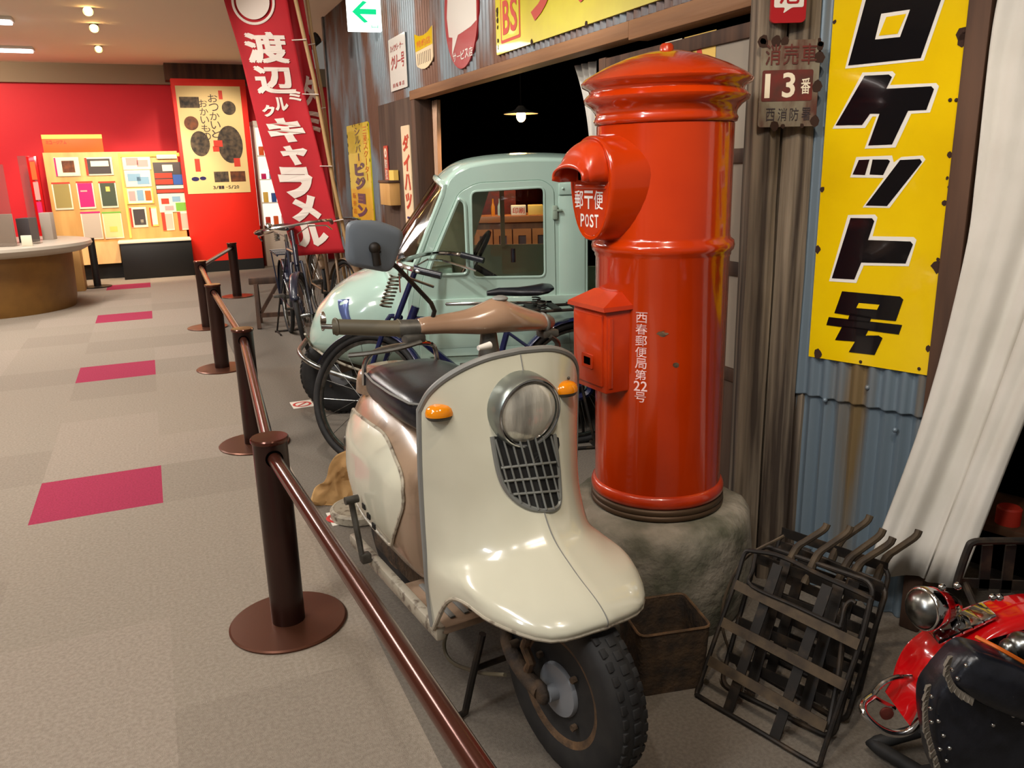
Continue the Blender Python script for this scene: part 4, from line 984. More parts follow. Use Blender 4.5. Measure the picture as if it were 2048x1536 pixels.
# roof
rl = cr([V((x, 0, z)) for x, z in outer[:8]], 24)
b = MB(); b.grid([[V((p.x-.05*(1-(2*v-1)**4)*(i/23)**4, W_*v, p.z+.045*(1-(2*v-1)**4))) for v in [k/16 for k in range(17)]] for i, p in enumerate(rl)]); b.build('roof', 'truck_green', cab, smooth=60, solid=.012, soff=-1)
b = MB(); x = outer[0][0]; b.box2((x-.02, .02, outer[-1][1]), (x, W_-.02, outer[0][1])); b.build('rear_wall', 'truck_green', cab)
b = MB(); b.box2((outer[12][0], .02, outer[-1][1]), (x, W_-.02, outer[-1][1]+.03)); b.build('cab_floor', 'trim_grey', cab)
# windscreen and cowl
t0, t1, t2 = outer[7], outer[10], outer[13]
def bul(v): return 1-(2*v-1)**4
def ws(s, v):
    x = t0[0]+(t1[0]-t0[0])*s; z = t0[1]+(t1[1]-t0[1])*s; k = .05+.15*s
    return V((x-k*bul(v), W_*v, z+.045*bul(v)*(1-s)))
b = MB(); b.grid([[ws(.02+.96*j/8, .03+.94*i/20) for i in range(21)] for j in range(9)]); wsO = b.build('windscreen', 'windscreen', cab, smooth=80)
b = MB(); b.tube([ws(0, .01+.98*i/20) for i in range(21)]+[ws(.1*j, .99) for j in range(1, 11)]+[ws(1, .99-.98*i/20) for i in range(1, 21)]+[ws(1-.1*j, .01) for j in range(1, 10)], .018, 8, True); b.build('windscreen_frame', 'truck_green', wsO)
def cowl(s, v):
    x = t1[0]+(t2[0]-t1[0])*s; z = t1[1]+(t2[1]-t1[1])*s; return V((x-(.20-.12*s)*bul(v), W_*v, z))
b = MB(); b.grid([[cowl(j/8, i/20) for i in range(21)] for j in range(9)]); b.build('cowl', 'truck_green', cab, smooth=80, solid=.01)
# rounded nose over the single front wheel
NY = W_/2; prof = [(607, 706), (602, 690), (607, 668), (622, 628), (654, 592), (691, 567), (735, 548), (760, 540), (800, 540), (850, 540)]
pts = [TF.qx(0, 0, 0) if False else V((*TF.p(px, py, .22),)) for px, py in prof]
top = [(p.x, p.y) for p in pts]; xs = [p[0] for p in top]; xt = min(xs); 
def ztop(x):
    l = top[1:]
    for (xa, za), (xb, zb) in zip(l, l[1:]):
        if xa <= x <= xb: return za+(zb-za)*(x-xa)/(xb-xa)
    return l[-1][1]
zlow = TF.p(610, 712, .22)[1]
secs = []; xe_ = TF.p(842, 540, .0)[0]
for k in range(22):
    s = (k/21)**1.7; x = xt+.002+(xe_-xt)*s; zt = ztop(x); hw = .40*(1-(1-min(1, (x-xt)/.42))**2.4)**.5+.02; zb = zlow-.02-.10*min(1, (x-xt)/.3)
    sec = []
    for i in range(36):
        a = 2*pi*i/36; c_, s_ = cos(a), sin(a); e = .72
        sec.append(V((x, NY+hw*math.copysign(abs(c_)**e, c_), (zt+zb)/2+(zt-zb)/2*math.copysign(abs(s_)**e, s_))))
    secs.append(sec)
b = MB(); b.loft(secs); nb = BVHTree.FromBMesh(b.bm); nose = b.build('nose', 'truck_green', tr, smooth=80)
def nose_px(px, py, off=.004):
    c, d = TF._cd(px, py); h = nb.ray_cast(c, d.normalized()); return h[0]+(h[1] if h[1].dot(d) < 0 else -h[1])*off if h[0] else TF.q(px, py, .2)
b = MB(); L1 = [nose_px(*p) for p in ((676, 600), (678, 618), (684, 636), (693, 652))]; L2 = [nose_px(*p) for p in ((699, 598), (697, 616), (700, 634), (708, 650))]
b.grid([[p, q] for p, q in zip(cr(L1, 12), cr(L2, 12))]); b.build('blue_strip', 'blue_metal', nose, smooth=60, solid=.006)  # blue strip laid along the curved nose side
b = MB(); b.tube([p for p in (nose_px(px, py, .006) for px, py in ((610, 668), (625, 693), (650, 712), (690, 730), (730, 744), (770, 752)))], .007, 6); b.build('nose_moulding', 'cream_edge', nose)
for sy in (NY-.27, NY+.27):
    q = V((xt+.17, sy, TF.p(650, 650, .22)[1])); b = MB(); M_ = Matrix.Translation(q) @ Matrix.Rotation(radians(-90), 4, 'Y'); b.lathe([(.06, -.06), (.062, .05), (.055, .06)], 28, M_); h_ = b.build('headlamp', 'chrome', nose); b = MB(); b.lathe([(.055, .058), (.03, .068), (.0001, .07)], 24, M_); b.build('lens', 'lens', h_)
b = MB(); zb = TF.p(610, 700, .1)[1]; b.tube(cr([(xt+.34, NY-.47, zb-.20), (xt+.08, NY-.40, zb-.11), (xt-.03, NY-.24, zb-.07), (xt-.05, NY, zb-.07), (xt-.03, NY+.24, zb-.07), (xt+.08, NY+.40, zb-.11), (xt+.34, NY+.47, zb-.20)], 30), .015, 10); b.build('bumper', 'dull_chrome', tr)
fw2 = bpy.data.objects.new('front_wheel', None); COL.objects.link(fw2); fw2.parent = tr
wx = TF.p(688, 800, NY)[0]
wheel_parts(fw2, Matrix.Translation((wx, NY, .24)) @ Matrix.Rotation(radians(90), 4, 'Z'), .24, .06, .14, .07)
b = MB(); b.beam((wx, NY, .3), (wx+.35, NY, .4), .2, .08); b.box2((wx+.1, NY-.2, .25), (outer[0][0], NY+.2, .36)); b.build('chassis', 'rust_dark', tr)
# inside of the cab
b = MB(); b.box2((TF.p(1070, 500, .3)[0], .08, .35), (x-.03, W_-.08, .62), .04); b.box2((x-.13, .08, .6), (x-.04, W_-.08, .98), .03); b.build('bench_seat', 'black_leather', tr)
sc = TF.q(942, 528, .32); Mw = Matrix.Rotation(radians(-58), 4, 'Y')
b = MB(); b.torus(sc, .20, .011, 'z', 40, 8, Mw); swl = None
for k in range(3): a = 2*pi*k/3+.5; b.cyl(sc, sc+Mw @ V((.2*cos(a), .2*sin(a), 0)), .007, n=6)
sw = b.build('steering_wheel', 'black_leather', tr)
b = MB(); b.cyl(sc, sc+Mw @ V((0, 0, -.4)), .018); b.build('steering_post', 'black_leather', sw)
b = MB(); b.box2((t1[0]-.05, .05, t1[1]-.12), (t1[0]+.18, W_-.05, t1[1]-.02), .02); b.build('dashboard', 'truck_green', cab)
# cargo bed behind the cab
b = MB(); x1 = x+1.25
b.box2((x+.02, -.02, .45), (x1, W_+.02, .49)); [b.box2((x+.02, yy, .49), (x1, yy+.025, .75), .004) for yy in (-.02, W_-.005)]; b.box2((x+.02, 0, .49), (x+.045, W_, .8), .004); b.box2((x1-.025, 0, .49), (x1, W_, .75), .004); b.build('cargo_bed', 'truck_green', tr)
for yy in (.05, W_-.05):
    rwv = bpy.data.objects.new('rear_wheel', None); COL.objects.link(rwv); rwv.parent = tr
    wheel_parts(rwv, Matrix.Translation((x+.62, yy, .24)) @ Matrix.Rotation(radians(90), 4, 'Z'), .24, .06, .14, .07)

# ================================================================== BICYCLES (local x to the rear, front axle at x=0, drawn along x-z)
def bicycle(label, fr, R=.325, wb=1.08, steer=0, lean=0, colr='bike_blue', spring=True, bell=False, hs=None, sz=0):
    t = T('bicycle', label, 'bicycle', fr)
    HS = V((.30, 0, .80)); ax = V((.235, 0, .97)).normalized()   # steering head and axis direction
    ax = (V((.26, 0, .88))-V((.0, 0, R))).normalized()
    Ms = Matrix.Translation((.26, 0, .88)) @ Matrix.Rotation(radians(steer), 4, ax) @ Matrix.Translation((-.26, 0, -.88))
    P0 = Ms @ V((.25, 0, .98)); Mb = Ms if hs is None else Matrix.Translation(P0) @ Matrix.Rotation(radians(hs), 4, 'Z') @ Matrix.Translation((-.25, 0, -.98))
    def wheel(nm, M):
        o = bpy.data.objects.new(nm, None); COL.objects.link(o); o.parent = t
        b = MB(); E = M.to_3x3(); c = M @ V((0, 0, 0))
        b.torus(c, R-.018, .019, 'y', 56, 8, M); b.build('tyre', 'rubber', o, smooth=60)
        b = MB(); b.torus(c, R-.045, .011, 'y', 56, 6, M); b.build('wheel_rim', 'dull_chrome', o, smooth=60)
        b = MB(); b.cyl(M @ V((0, -.04, 0)), M @ V((0, .04, 0)), .018, n=12); b.build('hub', 'dull_chrome', o)
        b = MB()
        for k in range(18):
            a = 2*pi*k/18; a2 = a+(.9 if k % 2 else -.9); b.cyl(M @ V((.018*cos(a2), .03*(1 if k % 4 < 2 else -1), .018*sin(a2))), M @ V(((R-.05)*cos(a), 0, (R-.05)*sin(a))), .0014, n=4)
        b.build('spokes', 'dull_chrome', o, smooth=0); return o
    wheel('front_wheel', Ms @ Matrix.Translation((0, 0, R))); wheel('rear_wheel', Matrix.Translation((wb, 0, R)))
    def fender(nm, M, a0, a1):
        b = MB(); rows = []
        for k in range(25):
            a = radians(a0+(a1-a0)*k/24); rows.append([M @ V(((R+.018-.012*abs(v)**2)*cos(a), .034*v, (R+.018-.012*abs(v)**2)*sin(a))) for v in (-1, -.6, 0, .6, 1)])
        b.grid(rows); b.build(nm, colr, t, smooth=70, solid=.002)
    fender('front_fender', Ms @ Matrix.Translation((0, 0, R)), 20, 150); fender('rear_fender', Matrix.Translation((wb, 0, R)), -20, 150)
    b = MB(); BB = V((.60, 0, .29)); hd = V((.24, 0, min(.82, .79+sz*.6))); hb2 = V((.205, 0, .66)); st = V((.70, 0, .78+sz))
    b.tube([hd, st], .015, 8); b.tube([hb2, BB], .017, 8); b.tube([BB, st+V((.02, 0, .06))], .016, 8); b.cyl(hd+V((.012, 0, .06)), hb2-V((.01, 0, .03)), .021)
    for s in (-1, 1): b.tube([BB+V((0, s*.03, 0)), V((wb, s*.055, R))], .01, 6); b.tube([st+V((0, s*.015, -.03)), V((wb, s*.055, R))], .008, 6)
    b.build('bike_frame', colr, t)
    b = MB()
    for s in (-1, 1): b.tube([Ms @ p for p in cr([(0, s*.055, R), (.05, s*.052, .48), (.13, s*.045, .70), (.16, s*.03, .72)], 10)], .012, 8)
    b.cyl(Ms @ V((.15, 0, .70)), Ms @ V((.265, 0, .96)), .014); b.build('front_fork', colr, t)
    if spring:
        b = MB(); p0, p1 = V((.145, -.0, .75)), V((.205, -.0, .90)); n = 60
        b.tube([Ms @ (p0.lerp(p1, k/n)+V((-.055+.028*cos(k*.9), .028*sin(k*.9), .02))) for k in range(n+1)], .005, 6); b.build('fork_spring', 'taupe_grip', t)
    b = MB(); H0 = V((.27, 0, .985))
    b.tube([Mb @ V(p) for p in cr([(.47, -.29, .96), (.36, -.30, .985), (.26, -.2, 1.0), (.24, 0, 1.0), (.26, .2, 1.0), (.36, .30, .985), (.47, .29, .96)], 28)], .011, 8); hbo = b.build('handlebar', 'chrome', t)
    for s in (-1, 1):
        b = MB(); b.cyl(Mb @ V((.38, s*.30, .982)), Mb @ V((.50, s*.29, .955)), .016, n=12); b.build('grip', 'black_leather', hbo)
        b = MB(); b.tube([Mb @ V(p) for p in ((.26, s*.14, .975), (.29, s*.27, .955), (.46, s*.285, .905))], .006, 6); b.tube([Mb @ V(p) for p in ((.26, s*.14, .975), (.19, s*.05, .93), (.19, s*.05, .84))], .004, 6); b.build('brake_rod', 'chrome', hbo)
    if bell: b = MB(); b.lathe([(.034, 0), (.033, .015), (.02, .032), (.0001, .038)], 20, Mb @ Matrix.Translation((.27, .17, 1.012))); b.build('bell', 'chrome', hbo)
    b = MB(); b.loft([[V((x_, wv*cos(a), .93+sz+zo+hh*sin(a))) for a in [2*pi*k/16 for k in range(16)]] for x_, wv, hh, zo in ((.60, .012, .012, .02), (.66, .025, .02, .025), (.76, .05, .022, .02), (.84, .095, .024, .022), (.89, .10, .022, .03), (.92, .07, .014, .035))]); sd = b.build('saddle', 'black_leather', t, smooth=60)
    b = MB(); b.cyl((.72, 0, .78+sz), (.735, 0, .90+sz), .012)
    for s in (-1, 1): b.tube([V((.86+.022*cos(k*1.1), s*.06+.022*sin(k*1.1), .84+sz+.0022*k)) for k in range(32)], .004, 5)
    b.tube([(.735, 0, .87+sz), (.86, 0, .84+sz)], .008); b.build('saddle_springs', 'dull_chrome', sd)
    b = MB(); b.tube(cr([(.58, -.045, .36), (.50, -.045, .29), (.58, -.045, .20), (.8, -.045, .245), (wb, -.045, R-.06), (wb+.05, -.045, R), (wb, -.045, R+.05), (.8, -.045, .345)], 32), .02, 6, True); b.torus((.6, -.045, .29), .085, .012, 'y', 28, 6); b.build('chain_case', colr, t)
    b = MB(); b.cyl((.6, -.07, .29), (.6, .07, .29), .012); b.cyl((.6, -.075, .29), (.69, -.085, .16), .009); b.cyl((.6, .075, .29), (.51, .085, .42), .009); b.box((.69, -.13, .16), (.07, .09, .024), bev=.004); b.box((.51, .13, .42), (.07, .09, .024), bev=.004); b.build('pedals', 'grey_metal', t)
    b = MB()
    for s in (-1, 1): b.tube([(wb-.28, s*.08, .72), (wb+.24, s*.08, .72)], .008, 6); b.tube([(wb+.2, s*.08, .72), (wb, s*.06, R)], .006, 6)
    for k in range(5): b.box2((wb-.26+k*.11, -.09, .722), (wb-.22+k*.11, .09, .732))
    b.build('carrier', colr if colr != 'bike_blue' else 'black_iron', t)
    b = MB()
    for s in (-1, 1): b.tube([(wb, s*.06, R), (wb+.06, s*.11, .012)], .008, 6)
    b.tube([(wb+.06, -.13, .01), (wb+.06, .13, .01)], .009, 6); b.tube([(wb+.06, -.11, .01), (wb-.14, -.10, .01)], .008, 6); b.tube([(wb+.06, .11, .01), (wb-.14, .10, .01)], .008, 6); b.build('rear_stand', 'black_iron', t)
    return t
bicycle('dark blue delivery bicycle with coil spring fork standing behind the cream scooter', Fr((-.70, 3.80), 11), R=.325, wb=1.06, steer=-38, hs=-28, sz=-.14)
p = floor_pt(618, 712)
bicycle('blue and chrome roadster bicycle facing the aisle below the red banner', Fr((p.x, p.y), 112), steer=-18, spring=False, bell=True, colr='bike_dark')
bicycle('old brown roadster bicycle standing half hidden behind the truck nose', Fr((-1.45, 7.15), 116), colr='bike_tan', steer=10, spring=False)
# wooden trestle by the bicycles
p = floor_pt(505, 655); f = Fr((p.x+.05, p.y+.08), 14)
t = T('trestle', 'low brown wooden trestle standing behind the front barrier posts beside the roadster bicycle', 'trestle', f)
b = MB(); b.box2((-.06, -.06, .40), (.46, .06, .46), .006); b.build('top_beam', 'old_wood_v', t)
for sx in (0, .40):
    for sy in (-1, 1): b = MB(); b.beam((sx, sy*.04, .40), (sx+(.0), sy*.17, 0), .05, .035, V((1, 0, 0))); b.build('leg', 'old_wood_v', t)
b = MB(); b.beam((0, -.13, .12), (.40, -.13, .12), .03, .04); b.beam((0, -.1, .1), (.2, -.06, .4), .03, .03); b.build('brace', 'old_wood_v', t)

# ================================================================== BARRIER
bp = [floor_pt(*q) for q in ((578, 1244), (510, 888), (445, 737), (416, 655), (475, 593))]
plab = ['nearest dark brown barrier post, on a round base beside the scooter', 'dark brown barrier post next behind the nearest one', 'dark brown barrier post standing third along the row from the camera', 'dark brown barrier post standing fourth along the row from the camera', 'dark brown barrier post at the far corner of the row beside the roadster bicycle']
def barrier_post(p, label):
    f = Fr((p.x, p.y), 0); t = T('barrier_post', label, 'barrier post', f, 'brown barrier posts')
    b = MB(); b.lathe([(.0001, 0), (.182, 0), (.184, .006), (.178, .010), (.06, .013), (.0001, .013)], 56); b.build('base_plate', 'brown_disc', t, smooth=30)
    b = MB(); b.cyl((0, 0, .012), (0, 0, .618), .052, n=36); b.build('post', 'brown_post', t, smooth=40)
    b = MB(); b.lathe([(.0001, .616), (.055, .616), (.057, .62), (.057, .627), (.054, .631), (.0001, .632)], 36); b.build('cap', 'brown_rail', t, smooth=30)
    return t
posts = [barrier_post(p, l) for p, l in zip(bp, plab)]
ends = [V((.11, .63, 0))]+bp
rlab = ['brown metal barrier rail running from the nearest post out toward the camera', 'brown metal barrier rail between the two nearest posts', 'brown metal barrier rail between the second and third posts', 'brown metal barrier rail between the third and fourth posts', 'brown metal barrier rail between the fourth post and the far corner post']
for i in range(5):
    a, c = ends[i]+V((0, 0, .575)), ends[i+1]+V((0, 0, .575)); d = (c-a).normalized(); a = a+d*.0535 if i else a; c = c-d*.0535
    f = Fr((a.x, a.y), 0); b = MB(); b.cyl(V((0, 0, .575)), V((c.x-a.x, c.y-a.y, .575)), .0205, n=24)
    tag(b.build('barrier_rail', 'brown_rail', fr=f, smooth=50), rlab[i], 'barrier rail', 'brown barrier rails')
    for e, pt in ((c, posts[i]), (a, posts[i-1] if i else None)):
        if pt is None: continue
        b = MB(); s_ = -1 if e is c else 1; q = V((e.x, e.y, .575))-pt.location; q = q-V((0, 0, 0)); dd = d*s_
        b.cyl(q-dd*.004, q+dd*.003, .026, n=20); b.build('rail_socket', 'void', pt)
p = floor_pt(196, 574); f = Fr((p.x, p.y), 0)
t = T('queue_post', 'slim black post standing in front of the far display wall', 'post', f)
b = MB(); b.lathe([(.0001, 0), (.17, 0), (.17, .012), (.03, .02), (.0001, .02)], 32); b.build('base_plate', 'black_base', t)
b = MB(); b.cyl((0, 0, .018), (0, 0, .64), .045); b.build('post', 'black_base', t)

# ================================================================== BANNERS
def banner(label, fr, L, Rr, pole, ties):
    t = T('banner', label, 'banner', fr)
    Lc = cr([V((*fr.p(*q),)) for q in L], 40); Rc = cr([V((*fr.p(*q),)) for q in Rr], 40)
    def fn(u, v):
        v = min(max(v, 0), 1); k = v*39; i = min(int(k), 38); w_ = k-i
        a, c = Lc[i].lerp(Lc[i+1], w_), Rc[i].lerp(Rc[i+1], w_); q = a.lerp(c, u)
        return V((q.x, .014*sin(u*6+v*5)+.003*sin(u*13-v*3), q.y))
    b = MB(); b.grid([[fn(i/24, j/60) for i in range(25)] for j in range(61)]); b.build('cloth', 'banner', t, smooth=80, solid=.002)
    b = MB(); pp = [fr.q(*q, .045) for q in pole]; b.tube(pp, .016, 10); b.build('pole', 'bamboo', t)
    for v in ties:
        b = MB()
        q = fn(1, v); pq = min((pp[i].lerp(pp[i+1], k/20) for i in range(len(pp)-1) for k in range(21)), key=lambda r: abs(r.z-q.z))
        b.beam(q+V((-.02, -.004, 0)), pq+V((.02, -.024, 0)), .03, .006); b.build('tie', 'banner_white', t, smooth=0)
    def put(chs):
        b = MB()
        for ch, u0, v0, u1, v1, bold in chs:
            if ch == 'O': continue
            b.glyph(ch, u0, -v1, u1, -v0, 0, bold, 0, lambda p: fn(p.x, -p.z)-V((0, .010, 0)))
        b.build('lettering', 'banner_white', t, smooth=0)
    return t, put, fn
BF = Fr((-1.3, 7.15), 0)
t, put, fn = banner('tall red banner with white lettering on a leaning bamboo pole behind the roadster bicycle', BF,
    [(420, -110), (447, 0), (477, 100), (502, 200), (528, 300), (555, 400), (590, 512)], [(556, -115), (574, 0), (592, 100), (612, 200), (637, 300), (662, 400), (690, 505)],
    [(566, -140), (591, 0), (628, 158), (666, 362), (712, 575)], [.30, .48, .72, .9])
def bv(py): return (py+110)/110/6 if py < 0 else (1+py/100)/6 if py < 400 else (5+(py-400)/110)/6
put([(c_, u0, bv(y0), u1, bv(y1), bo) for c_, u0, y0, u1, y1, bo in (('渡', .15, 66, .84, 125, .06), ('辺', .19, 134, .84, 186, .07), ('ミ', .70, 181, .93, 202, .05), ('ル', .42, 195, .66, 222, .05), ('ク', .16, 210, .41, 234, .05),
     ('キ', .17, 236, .84, 285, .07), ('ャ', .30, 291, .79, 331, .07), ('ラ', .15, 334, .76, 397, .07), ('メ', .19, 390, .75, 444, .07), ('ル', .15, 449, .77, 494, .07))])
b = MB(); c0 = fn(.47, bv(4)); 
b.torus(c0+V((0, -.012, 0)), .165, .010, 'y', 48, 6, ry=.004); b.poly([c0+V((.135*cos(2*pi*k/40), -.022, .135*sin(2*pi*k/40))) for k in range(40)]); b.build('ring_emblem', 'banner_white', t)
t, put, fn = banner('second red banner hanging in the gap right behind the first banner pole', Fr((-1.15, 7.5), 0), [(560, -60), (578, 60), (596, 200), (612, 330), (628, 450)], [(600, -40), (617, 66), (638, 190), (655, 330), (668, 440)], [(606, -60), (622, 60), (646, 200), (664, 350), (690, 560)], [.3, .55])
put([('タ', .30, .42, .9, .53, .045), ('ミ', .34, .55, .9, .63, .045)])

# ================================================================== CARRIER RACKS LEANING BY THE WALL
RF = Fr((.60, 1.745), -50.8); LE = radians(27)
def slope(px, py, off=0):
    c, d = RF._cd(px, py); n = V((0, cos(LE), -sin(LE))); t_ = (off-c.dot(n))/d.dot(n); return c+d*t_
t = T('carrier_rack', 'frontmost rusty black bicycle carrier rack with flat slats leaning below the yellow sign', 'rack', RF, 'bicycle carrier racks')
oc = [slope(*q) for q in ((1499, 1101), (1560, 1112), (1640, 1150), (1734, 1193), (1741, 1205), (1720, 1290), (1690, 1375), (1648, 1500), (1638, 1528), (1620, 1530), (1510, 1462), (1405, 1400), (1394, 1386), (1402, 1360), (1440, 1250), (1471, 1165), (1488, 1110))]
oc = [V((p.x, p.y, max(p.z, .008))) for p in oc]
b = MB(); b.tube(cr(oc+[oc[0]], 80)[:-1], .0065, 8, True); b.build('wire_frame', 'black_iron', t)
for a, c in (((1471, 1169), (1718, 1290)), ((1445, 1244), (1691, 1372)), ((1418, 1321), (1652, 1454))):
    b = MB(); b.beam(slope(*a, -.008), slope(*c, -.008), .026, .005, V((0, -cos(LE), sin(LE)))); b.build('slat', 'slat', t)
b = MB(); ic = [slope(*q, -.012) for q in ((1512, 1108), (1506, 1140), (1502, 1171), (1590, 1212), (1672, 1250), (1682, 1248), (1690, 1215), (1702, 1202), (1712, 1206))]; b.tube(cr(ic, 40), .005, 8); b.build('inner_wire', 'black_iron', t)
for a, c in (((1556, 1129), (1453, 1429)), ((1655, 1171), (1544, 1490))):
    b = MB(); b.beam(slope(*a, .008), slope(*c, .008), .028, .004, V((0, -cos(LE), sin(LE)))); b.build('strap', 'black_iron', t)
b = MB(); b.tube(cr([slope(1690, 1205, .015), slope(1680, 1330, .03), slope(1664, 1420, .03), slope(1655, 1460, .02)], 12), .007, 8); b.build('side_leg', 'black_iron', t)
def rack(label, dy, dx, hgt, arms, lean, rot):
    f = RF.sub(dx, dy, 0, rot); t = T('carrier_rack', label, 'rack', f, 'bicycle carrier racks'); S = lambda x, s, o=0: V((x, s*sin(lean)-o*cos(lean), max(.008, s*cos(lean)+o*sin(lean)+.008)))
    b = MB(); b.tube([S(x, z) for x, z in rrect(-.16, 0, .16, hgt, .03)], .007, 8, True); b.build('wire_frame', 'black_iron', t)
    for z in (.08, .18, .28, .36): b = MB(); b.beam(S(-.155, z, .006), S(.155, z, .006), .028, .004, V((0, -1, 0))); b.build('slat', 'black_iron', t)
    for x in (-.07, .08): b = MB(); b.beam(S(x, .02, .012), S(x, hgt-.02, .012), .03, .004, V((0, -1, 0))); b.build('strap', 'black_iron', t)
    for x, l in arms:
        b = MB(); b.tube(cr([S(x, hgt-.06), S(x+.012, hgt+.04*l), S(x+.035, hgt+.11*l), S(x+.07, hgt+.2*l), S(x+.075, hgt+.24*l)], 12), [.011]*4+[.0095]*8, 8); b.build('stay_arm', 'slat', t)
rack('second black bicycle carrier rack in the leaning stack, with bent stay arms above', .10, -.02, .40, [(-.07, .45), (-.01, .5)], radians(25), 4)
rack('third black bicycle carrier rack in the leaning stack, next to the wall side', .20, -.03, .37, [(.03, .55), (.06, .5)], radians(22), -4)
rack('rearmost black bicycle carrier rack in the leaning stack, closest to the corrugated wall', .30, -.06, .36, [(.0, .5), (.13, .5)], radians(20), 2)
f = RF.sub(0, 0, 0); b = MB(); b.tube(cr([(-.16, .16, .01), (-.22, .15, .12), (-.23, .16, .22), (-.20, .2, .34), (-.12, .26, .42)], 20), .004, 6)
tag(b.build('wire_loop', 'slat', fr=f), 'thin bent wire loop standing between the tin bin and the carrier racks', 'wire')

# ================================================================== RED MOTORCYCLE (its tail is in view)
MF = Fr((.95, 1.42), 0)
t = T('motorcycle', 'red motorcycle with chrome guard and studded black saddlebag at the near end', 'motorcycle', MF)
fo = [(1787, 1407), (1805, 1383), (1826, 1354), (1855, 1313), (1890, 1282), (1934, 1254), (1969, 1233), (2016, 1214), (2060, 1204), (2130, 1206), (2200, 1240)]
fi = [(1820, 1452), (1833, 1425), (1844, 1388), (1866, 1350), (1904, 1319), (1947, 1290), (1975, 1280), (2016, 1268), (2060, 1258), (2130, 1262), (2190, 1290)]
fo3 = cr([MF.q(*q, .055) for q in fo], 40); fi3 = cr([MF.q(*q) for q in fi], 40)
secs = []
for o_, i_ in zip(fo3, fi3):
    up = V((o_.x-i_.x, 0, o_.z-i_.z)); i2 = i_+V((0, .11, 0)); n_ = up.normalized() if up.length > 1e-4 else V((0, 0, 1))
    outp = [i_, i_+up*.45+V((0, .004, 0))+n_*.004, i_+up*.8+V((0, .02, 0))+n_*.006, o_, i_+up*.8+V((0, .09, 0))+n_*.006, i_+up*.45+V((0, .106, 0)), i2]
    inn = [p+((i_+i2)/2-p)*.08 for p in outp[::-1]]; secs.append(outp+inn)
b = MB(); b.loft(secs); b.build('rear_fender', 'moto_red', t, smooth=60)
rwx = MF.q(2080, 1470, .07); wv = bpy.data.objects.new('rear_wheel', None); COL.objects.link(wv); wv.parent = t
wc = V((rwx.x, .07, .235)); wheel_parts(wv, Matrix.Translation(wc) @ Matrix.Rotation(radians(90), 4, 'Z'), .235, .05, .15, .05)
lc = MF.q(1862, 1216, .06); M_ = Matrix.Translation(lc) @ Matrix.Rotation(radians(18), 4, 'Z') @ Matrix.Rotation(radians(-84), 4, 'Y') @ Matrix.Diagonal((1.18, 1.18, 1.18, 1))
b = MB(); b.lathe([(.001, -.062), (.015, -.055), (.026, -.035), (.034, -.01), (.038, .01), (.039, .018), (.036, .022), (.033, .022)], 36, M_); lt = b.build('tail_lamp', 'chrome', t, smooth=60)
b = MB(); b.lathe([(.034, .02), (.026, .032), (.012, .038), (.0001, .04)], 28, M_); b.build('lamp_glass', 'dull_chrome', lt, smooth=80)
b = MB(); b.lathe([(.0355, -.006), (.030, -.022), (.0245, -.036)], 28, M_ @ Matrix.Diagonal((1.02, 1.02, 1, 1))); b.build('reflection_band', 'red_reflection', lt, smooth=80)  # red reflection on the chrome lamp, painted as a band
b = MB()
for k in range(5): a = k/4; b.box(MF.q(1880+85*a, 1268-42*a, .05), (.032, .05, .012), Matrix.Rotation(radians(-26), 4, 'Y'), .003)
b.build('chrome_plate', 'chrome', t)
b = MB()
b.beam(MF.q(1885, 1235, .06), MF.q(1890, 1275, .06), .02, .02); b.build('lamp_bracket', 'chrome', t)
for px, py in ((1884, 1175), (1915, 1172), (1985, 1195), (1999, 1195)): b = MB(); b.ball(MF.q(px, py, .02), .008, 8); b.build('bolt', 'chrome', t)

b = MB()
b.tube(cr([MF.q(*q, .05) for q in ((1824, 1354), (1792, 1355), (1764, 1368), (1746, 1390), (1751, 1397), (1789, 1417))], 24), .0055, 8)
b.tube(cr([MF.q(1746, 1392, .05), MF.q(1727, 1408, .03), MF.q(1730, 1430, .01), MF.q(1757, 1456, 0), MF.q(1787, 1467, 0), MF.q(1817, 1463, 0), MF.q(1841, 1441, 0)], 30), .008, 10); b.build('tail_guard', 'chrome', t)
b = MB(); b.lathe([(.001, 0), (.014, 0), (.014, .006), (.001, .008)], 18, Matrix.Translation(MF.q(1772, 1425, .05)) @ Matrix.Rotation(radians(90), 4, 'X')); b.build('reflector', 'old_red', t)
# saddlebag
def bag(off): return [MF.q(*q, off) for q in ((1893, 1358), (1935, 1316), (1970, 1310), (2065, 1345), (2110, 1400), (2110, 1560), (2060, 1590), (1900, 1580), (1868, 1500), (1862, 1410))]
c0 = sum(bag(-.10), V())/10
b = MB(); b.loft([[c0+(p-c0)*k+V((0, o_, 0)) for p in cr(bag(-.10)+[bag(-.10)[0]], 50)[:-1]] for k, o_ in ((.94, .07), (.98, .045), (1.0, .02), (.98, -.004), (.9, -.012), (.4, -.016))]); bg_ = b.build('saddlebag', 'black_leather', t, smooth=60)
fl = [MF.q(*q, -.124) for q in ((1902, 1362), (1938, 1318), (1970, 1312), (2066, 1348), (2100, 1400), (2060, 1440), (1990, 1420), (1940, 1395))]
b = MB(); cf = sum(fl, V())/8; fc = cr(fl+[fl[0]], 50)[:-1]; b.loft([[p+V((0, .012, 0)) for p in fc], fc, [cf+(p-cf)*.85+V((0, -.012, 0)) for p in fc], [cf+(p-cf)*.4+V((0, -.02, 0)) for p in fc]]); b.build('flap', 'black_leather', bg_, smooth=60)
b = MB()
